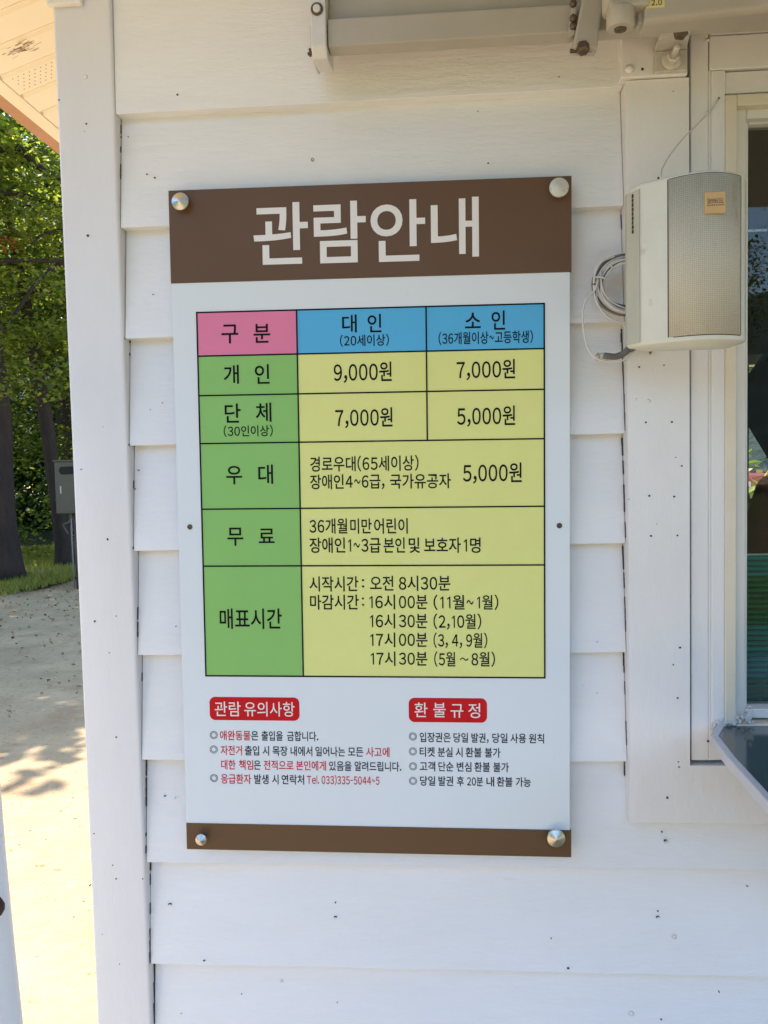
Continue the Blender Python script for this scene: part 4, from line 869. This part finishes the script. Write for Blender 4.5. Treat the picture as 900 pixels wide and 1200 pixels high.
# ------------------------------------------------------------------ parked car behind the booth (seen through both windows)
car = empty('parked_car', (9.6, 22.6, 0), 'dark red hatchback parked on the dirt behind the booth', 'car'); car.rotation_euler = (0, 0, math.radians(12)); bpy.context.view_layer.update()
def cl(b_, name, material, bevel=0, smooth=False, par=None):
    o = b_.build(name, material, None, bevel, smooth); o.parent = par or car; return o
prof = [(-2.0, .32), (-2.05, .62), (-1.95, .88), (-1.1, .97), (-.55, 1.38), (.9, 1.42), (1.55, 1.05), (1.98, .95), (2.05, .6), (1.98, .32)]
q = MB(); wdt = []
n = len(prof); vs = []
for yy, ins in ((-.80, .06), (-.84, 0), (.84, 0), (.80, .06)):
    for a, b in prof: vs.append((a, yy*(.84 if b > 1.2 else 1), b))
q.add(vs, [(l*n+i, l*n+(i+1) % n, (l+1)*n+(i+1) % n, (l+1)*n+i) for l in range(3) for i in range(n)]+[tuple(range(n)), tuple(range(4*n-1, 3*n-1, -1))])
body = cl(q, 'body', M['carpaint'], .05, True)
for sy in (-1, 1):
    for poly in ([(-.95, .98), (-.5, 1.32), (.12, 1.34), (.12, .98)], [(.2, .98), (.2, 1.34), (.85, 1.34), (1.35, 1.02)]):
        f = lambda b: sy*(.845 if b < 1.1 else .715)
        a_ = [(a, f(b), b) for a, b in poly]; b2 = [(a, f(b)+sy*.012, b) for a, b in poly]; cl(MB().hexa(a_, b2), 'side_window', M['glassdark'])
    for xx in (-1.3, 1.3):
        w_ = cl(MB().lathe([(.20, -.11), (.31, -.09), (.32, 0), (.31, .09), (.20, .11)], (xx, sy*.76, .32), (0, 1, 0), 24), 'wheel', M['tyre'], 0, True)
        cl(MB().lathe([(.19, 0), (.17, .02), (.05, .01)], (xx, sy*.872, .32), (0, sy, 0), 16), 'rim', M['zinc'], par=w_)
    cl(MB().box(-2.075, -1.98, sy*.68-.14, sy*.68+.14, .62, .76), 'headlight', M['lamp'], .02)
    cl(MB().box(1.98, 2.06, sy*.70-.1, sy*.70+.1, .68, .9), 'tail_light', M['red'], .02)
cl(MB().hexa([(-1.12, -.70, .985), (-1.12, .70, .985), (-.60, .62, 1.355), (-.60, -.62, 1.355)], [(-1.14, -.70, 1.0), (-1.14, .70, 1.0), (-.62, .62, 1.372), (-.62, -.62, 1.372)]), 'windscreen', M['glassdark'])
cl(MB().box(-2.09, -2.0, -.8, .8, .30, .46), 'bumper', M['tyre'], .02)

# ------------------------------------------------------------------ ticket seller inside
hx, hy = wx(990, 470, .9), .9
per = empty('person', (hx, hy, .0), 'person with black hair in a red jacket standing inside the booth window', 'person')
joints = {'pelvis': (0, 0, .93), 'waist': (0, 0, 1.07), 'chest': (0, .01, 1.28), 'neck0': (0, .01, 1.43), 'neck1': (-.02, 0, 1.49), 'head0': (-.05, -.025, 1.56), 'head1': (-.10, -.015, 1.635), 'head2': (-.115, -.005, 1.68),
 'shl': (-.17, .01, 1.395), 'ell': (-.235, .0, 1.12), 'wrl': (-.20, -.14, .93), 'hal': (-.185, -.20, .90), 'shr': (.17, .01, 1.395), 'elr': (.235, .0, 1.12), 'wrr': (.19, -.17, .96), 'har': (.17, -.23, .945),
 'hil': (-.095, 0, .86), 'knl': (-.105, -.01, .48), 'anl': (-.11, .02, .07), 'tol': (-.115, -.13, .03), 'hir': (.095, 0, .86), 'knr': (.105, -.01, .48), 'anr': (.11, .02, .07), 'tor': (.115, -.13, .03)}
rad_ = {'pelvis': .15, 'waist': .13, 'chest': .155, 'neck0': .065, 'neck1': .052, 'head0': .072, 'head1': .088, 'head2': .075, 'shl': .065, 'ell': .048, 'wrl': .030, 'hal': .030, 'shr': .065, 'elr': .048, 'wrr': .030, 'har': .030,
 'hil': .095, 'knl': .062, 'anl': .042, 'tol': .035, 'hir': .095, 'knr': .062, 'anr': .042, 'tor': .035}
E_ = [('pelvis', 'waist'), ('waist', 'chest'), ('chest', 'neck0'), ('neck0', 'neck1'), ('neck1', 'head0'), ('head0', 'head1'), ('head1', 'head2'), ('chest', 'shl'), ('shl', 'ell'), ('ell', 'wrl'), ('wrl', 'hal'), ('chest', 'shr'), ('shr', 'elr'), ('elr', 'wrr'), ('wrr', 'har'),
 ('pelvis', 'hil'), ('hil', 'knl'), ('knl', 'anl'), ('anl', 'tol'), ('pelvis', 'hir'), ('hir', 'knr'), ('knr', 'anr'), ('anr', 'tor')]
for hk, sg in (('hal', -1), ('har', 1)):
    hb_ = Vector(joints[hk])
    for f in range(5):
        off = (f-1.5)*.017 if f < 4 else 0; ln = (.07, .08, .075, .06, .045)[f]
        a_ = hb_+(Vector((off, -.03, 0)) if f < 4 else Vector((-sg*.03, -.005, .0))); b_ = a_+(Vector((off*.2, -ln*.55, -.008)) if f < 4 else Vector((-sg*.02, -.025, -.005))); c2 = b_+(Vector((0, -ln*.35, -.02)) if f < 4 else Vector((-sg*.005, -.02, -.01)))
        for nm, p_ in (('a', a_), ('b', b_), ('c', c2)): joints[hk+nm+str(f)] = tuple(p_); rad_[hk+nm+str(f)] = .0085
        E_ += [(hk, hk+'a%d' % f), (hk+'a%d' % f, hk+'b%d' % f), (hk+'b%d' % f, hk+'c%d' % f)]
ks = list(joints); me = bpy.data.meshes.new('body'); me.from_pydata([joints[k] for k in ks], [(ks.index(a), ks.index(b)) for a, b in E_], [])
bo = bpy.data.objects.new('body', me); COL.objects.link(bo); bo.modifiers.new('skin', 'SKIN')
for i, k in enumerate(ks):
    r = rad_[k]; me.skin_vertices[0].data[i].radius = (r*(1.25 if k in ('chest', 'waist', 'pelvis') else 1), r*(.85 if k in ('chest', 'waist', 'pelvis') else 1))
me.skin_vertices[0].data[0].use_root = True
ms = bo.modifiers.new('sub', 'SUBSURF'); ms.levels = ms.render_levels = 2
bpy.context.view_layer.update(); dg = bpy.context.evaluated_depsgraph_get(); bm_ = bpy.data.meshes.new_from_object(bo.evaluated_get(dg)); bpy.data.objects.remove(bo)
bm_.materials.clear()
for k in ('skin', 'jacket', 'trousers'): bm_.materials.append(M[k])
hands = [Vector(joints['hal']), Vector(joints['har'])]
for pg in bm_.polygons:
    c = pg.center; pg.use_smooth = True
    pg.material_index = 0 if c.z > 1.475 or min((c-h_).length for h_ in hands) < .115 and c.y < -.155 else (2 if c.z < .88 and abs(c.x) < .2 and c.y > -.15 else 1)
bo = link('body', bm_, per)
def pc(b_, name, material, smooth=True): o = b_.build(name, material, None, 0, smooth); o.parent = per; return o
q = MB()
for k in range(5):
    pass
vs = []; n = 20; pr2 = [(.02, 1.762), (.07, 1.745), (.098, 1.70), (.106, 1.64), (.104, 1.57), (.100, 1.50), (.098, 1.43), (.075, 1.40)]
for r, zz in pr2:
    for k in range(n):
        a = 2*math.pi*k/n; front_ = max(0, -math.sin(a)); cut = .62 if (front_ > .55 and zz < 1.69) else 1
        vs.append((r*1.1*math.cos(a)-.105*min(1, (zz-1.38)/.2)-.012, .002+r*1.08*math.sin(a)*cut, zz))
q.add(vs, [(l*n+k, l*n+(k+1) % n, (l+1)*n+(k+1) % n, (l+1)*n+k) for l in range(len(pr2)-1) for k in range(n)]+[tuple(range(n))])
pc(q, 'hair', M['hair'])
for sx in (-1, 1):
    pc(MB().lathe([(.001, -.008), (.009, 0), (.001, .008)], (sx*.031-.10, -.098, 1.625), (0, 0, 1), 10), 'eye', M['hair'])
    pc(MB().lathe([(.001, -.022), (.012, 0), (.001, .022)], (sx*.088-.09, -.01, 1.61), (0, 0, 1), 8), 'ear', M['skin'])
pc(MB().hexa([(-.109, -.095, 1.585), (-.081, -.095, 1.585), (-.092, -.095, 1.63), (-.102, -.095, 1.63)], [(-.103, -.122, 1.588), (-.087, -.122, 1.588), (-.094, -.102, 1.63), (-.099, -.102, 1.63)]), 'nose', M['skin'])
pc(MB().lathe([(.001, -.022), (.006, 0), (.001, .022)], (-.085, -.093, 1.560), (1, 0, 0), 8), 'mouth', M['red'])
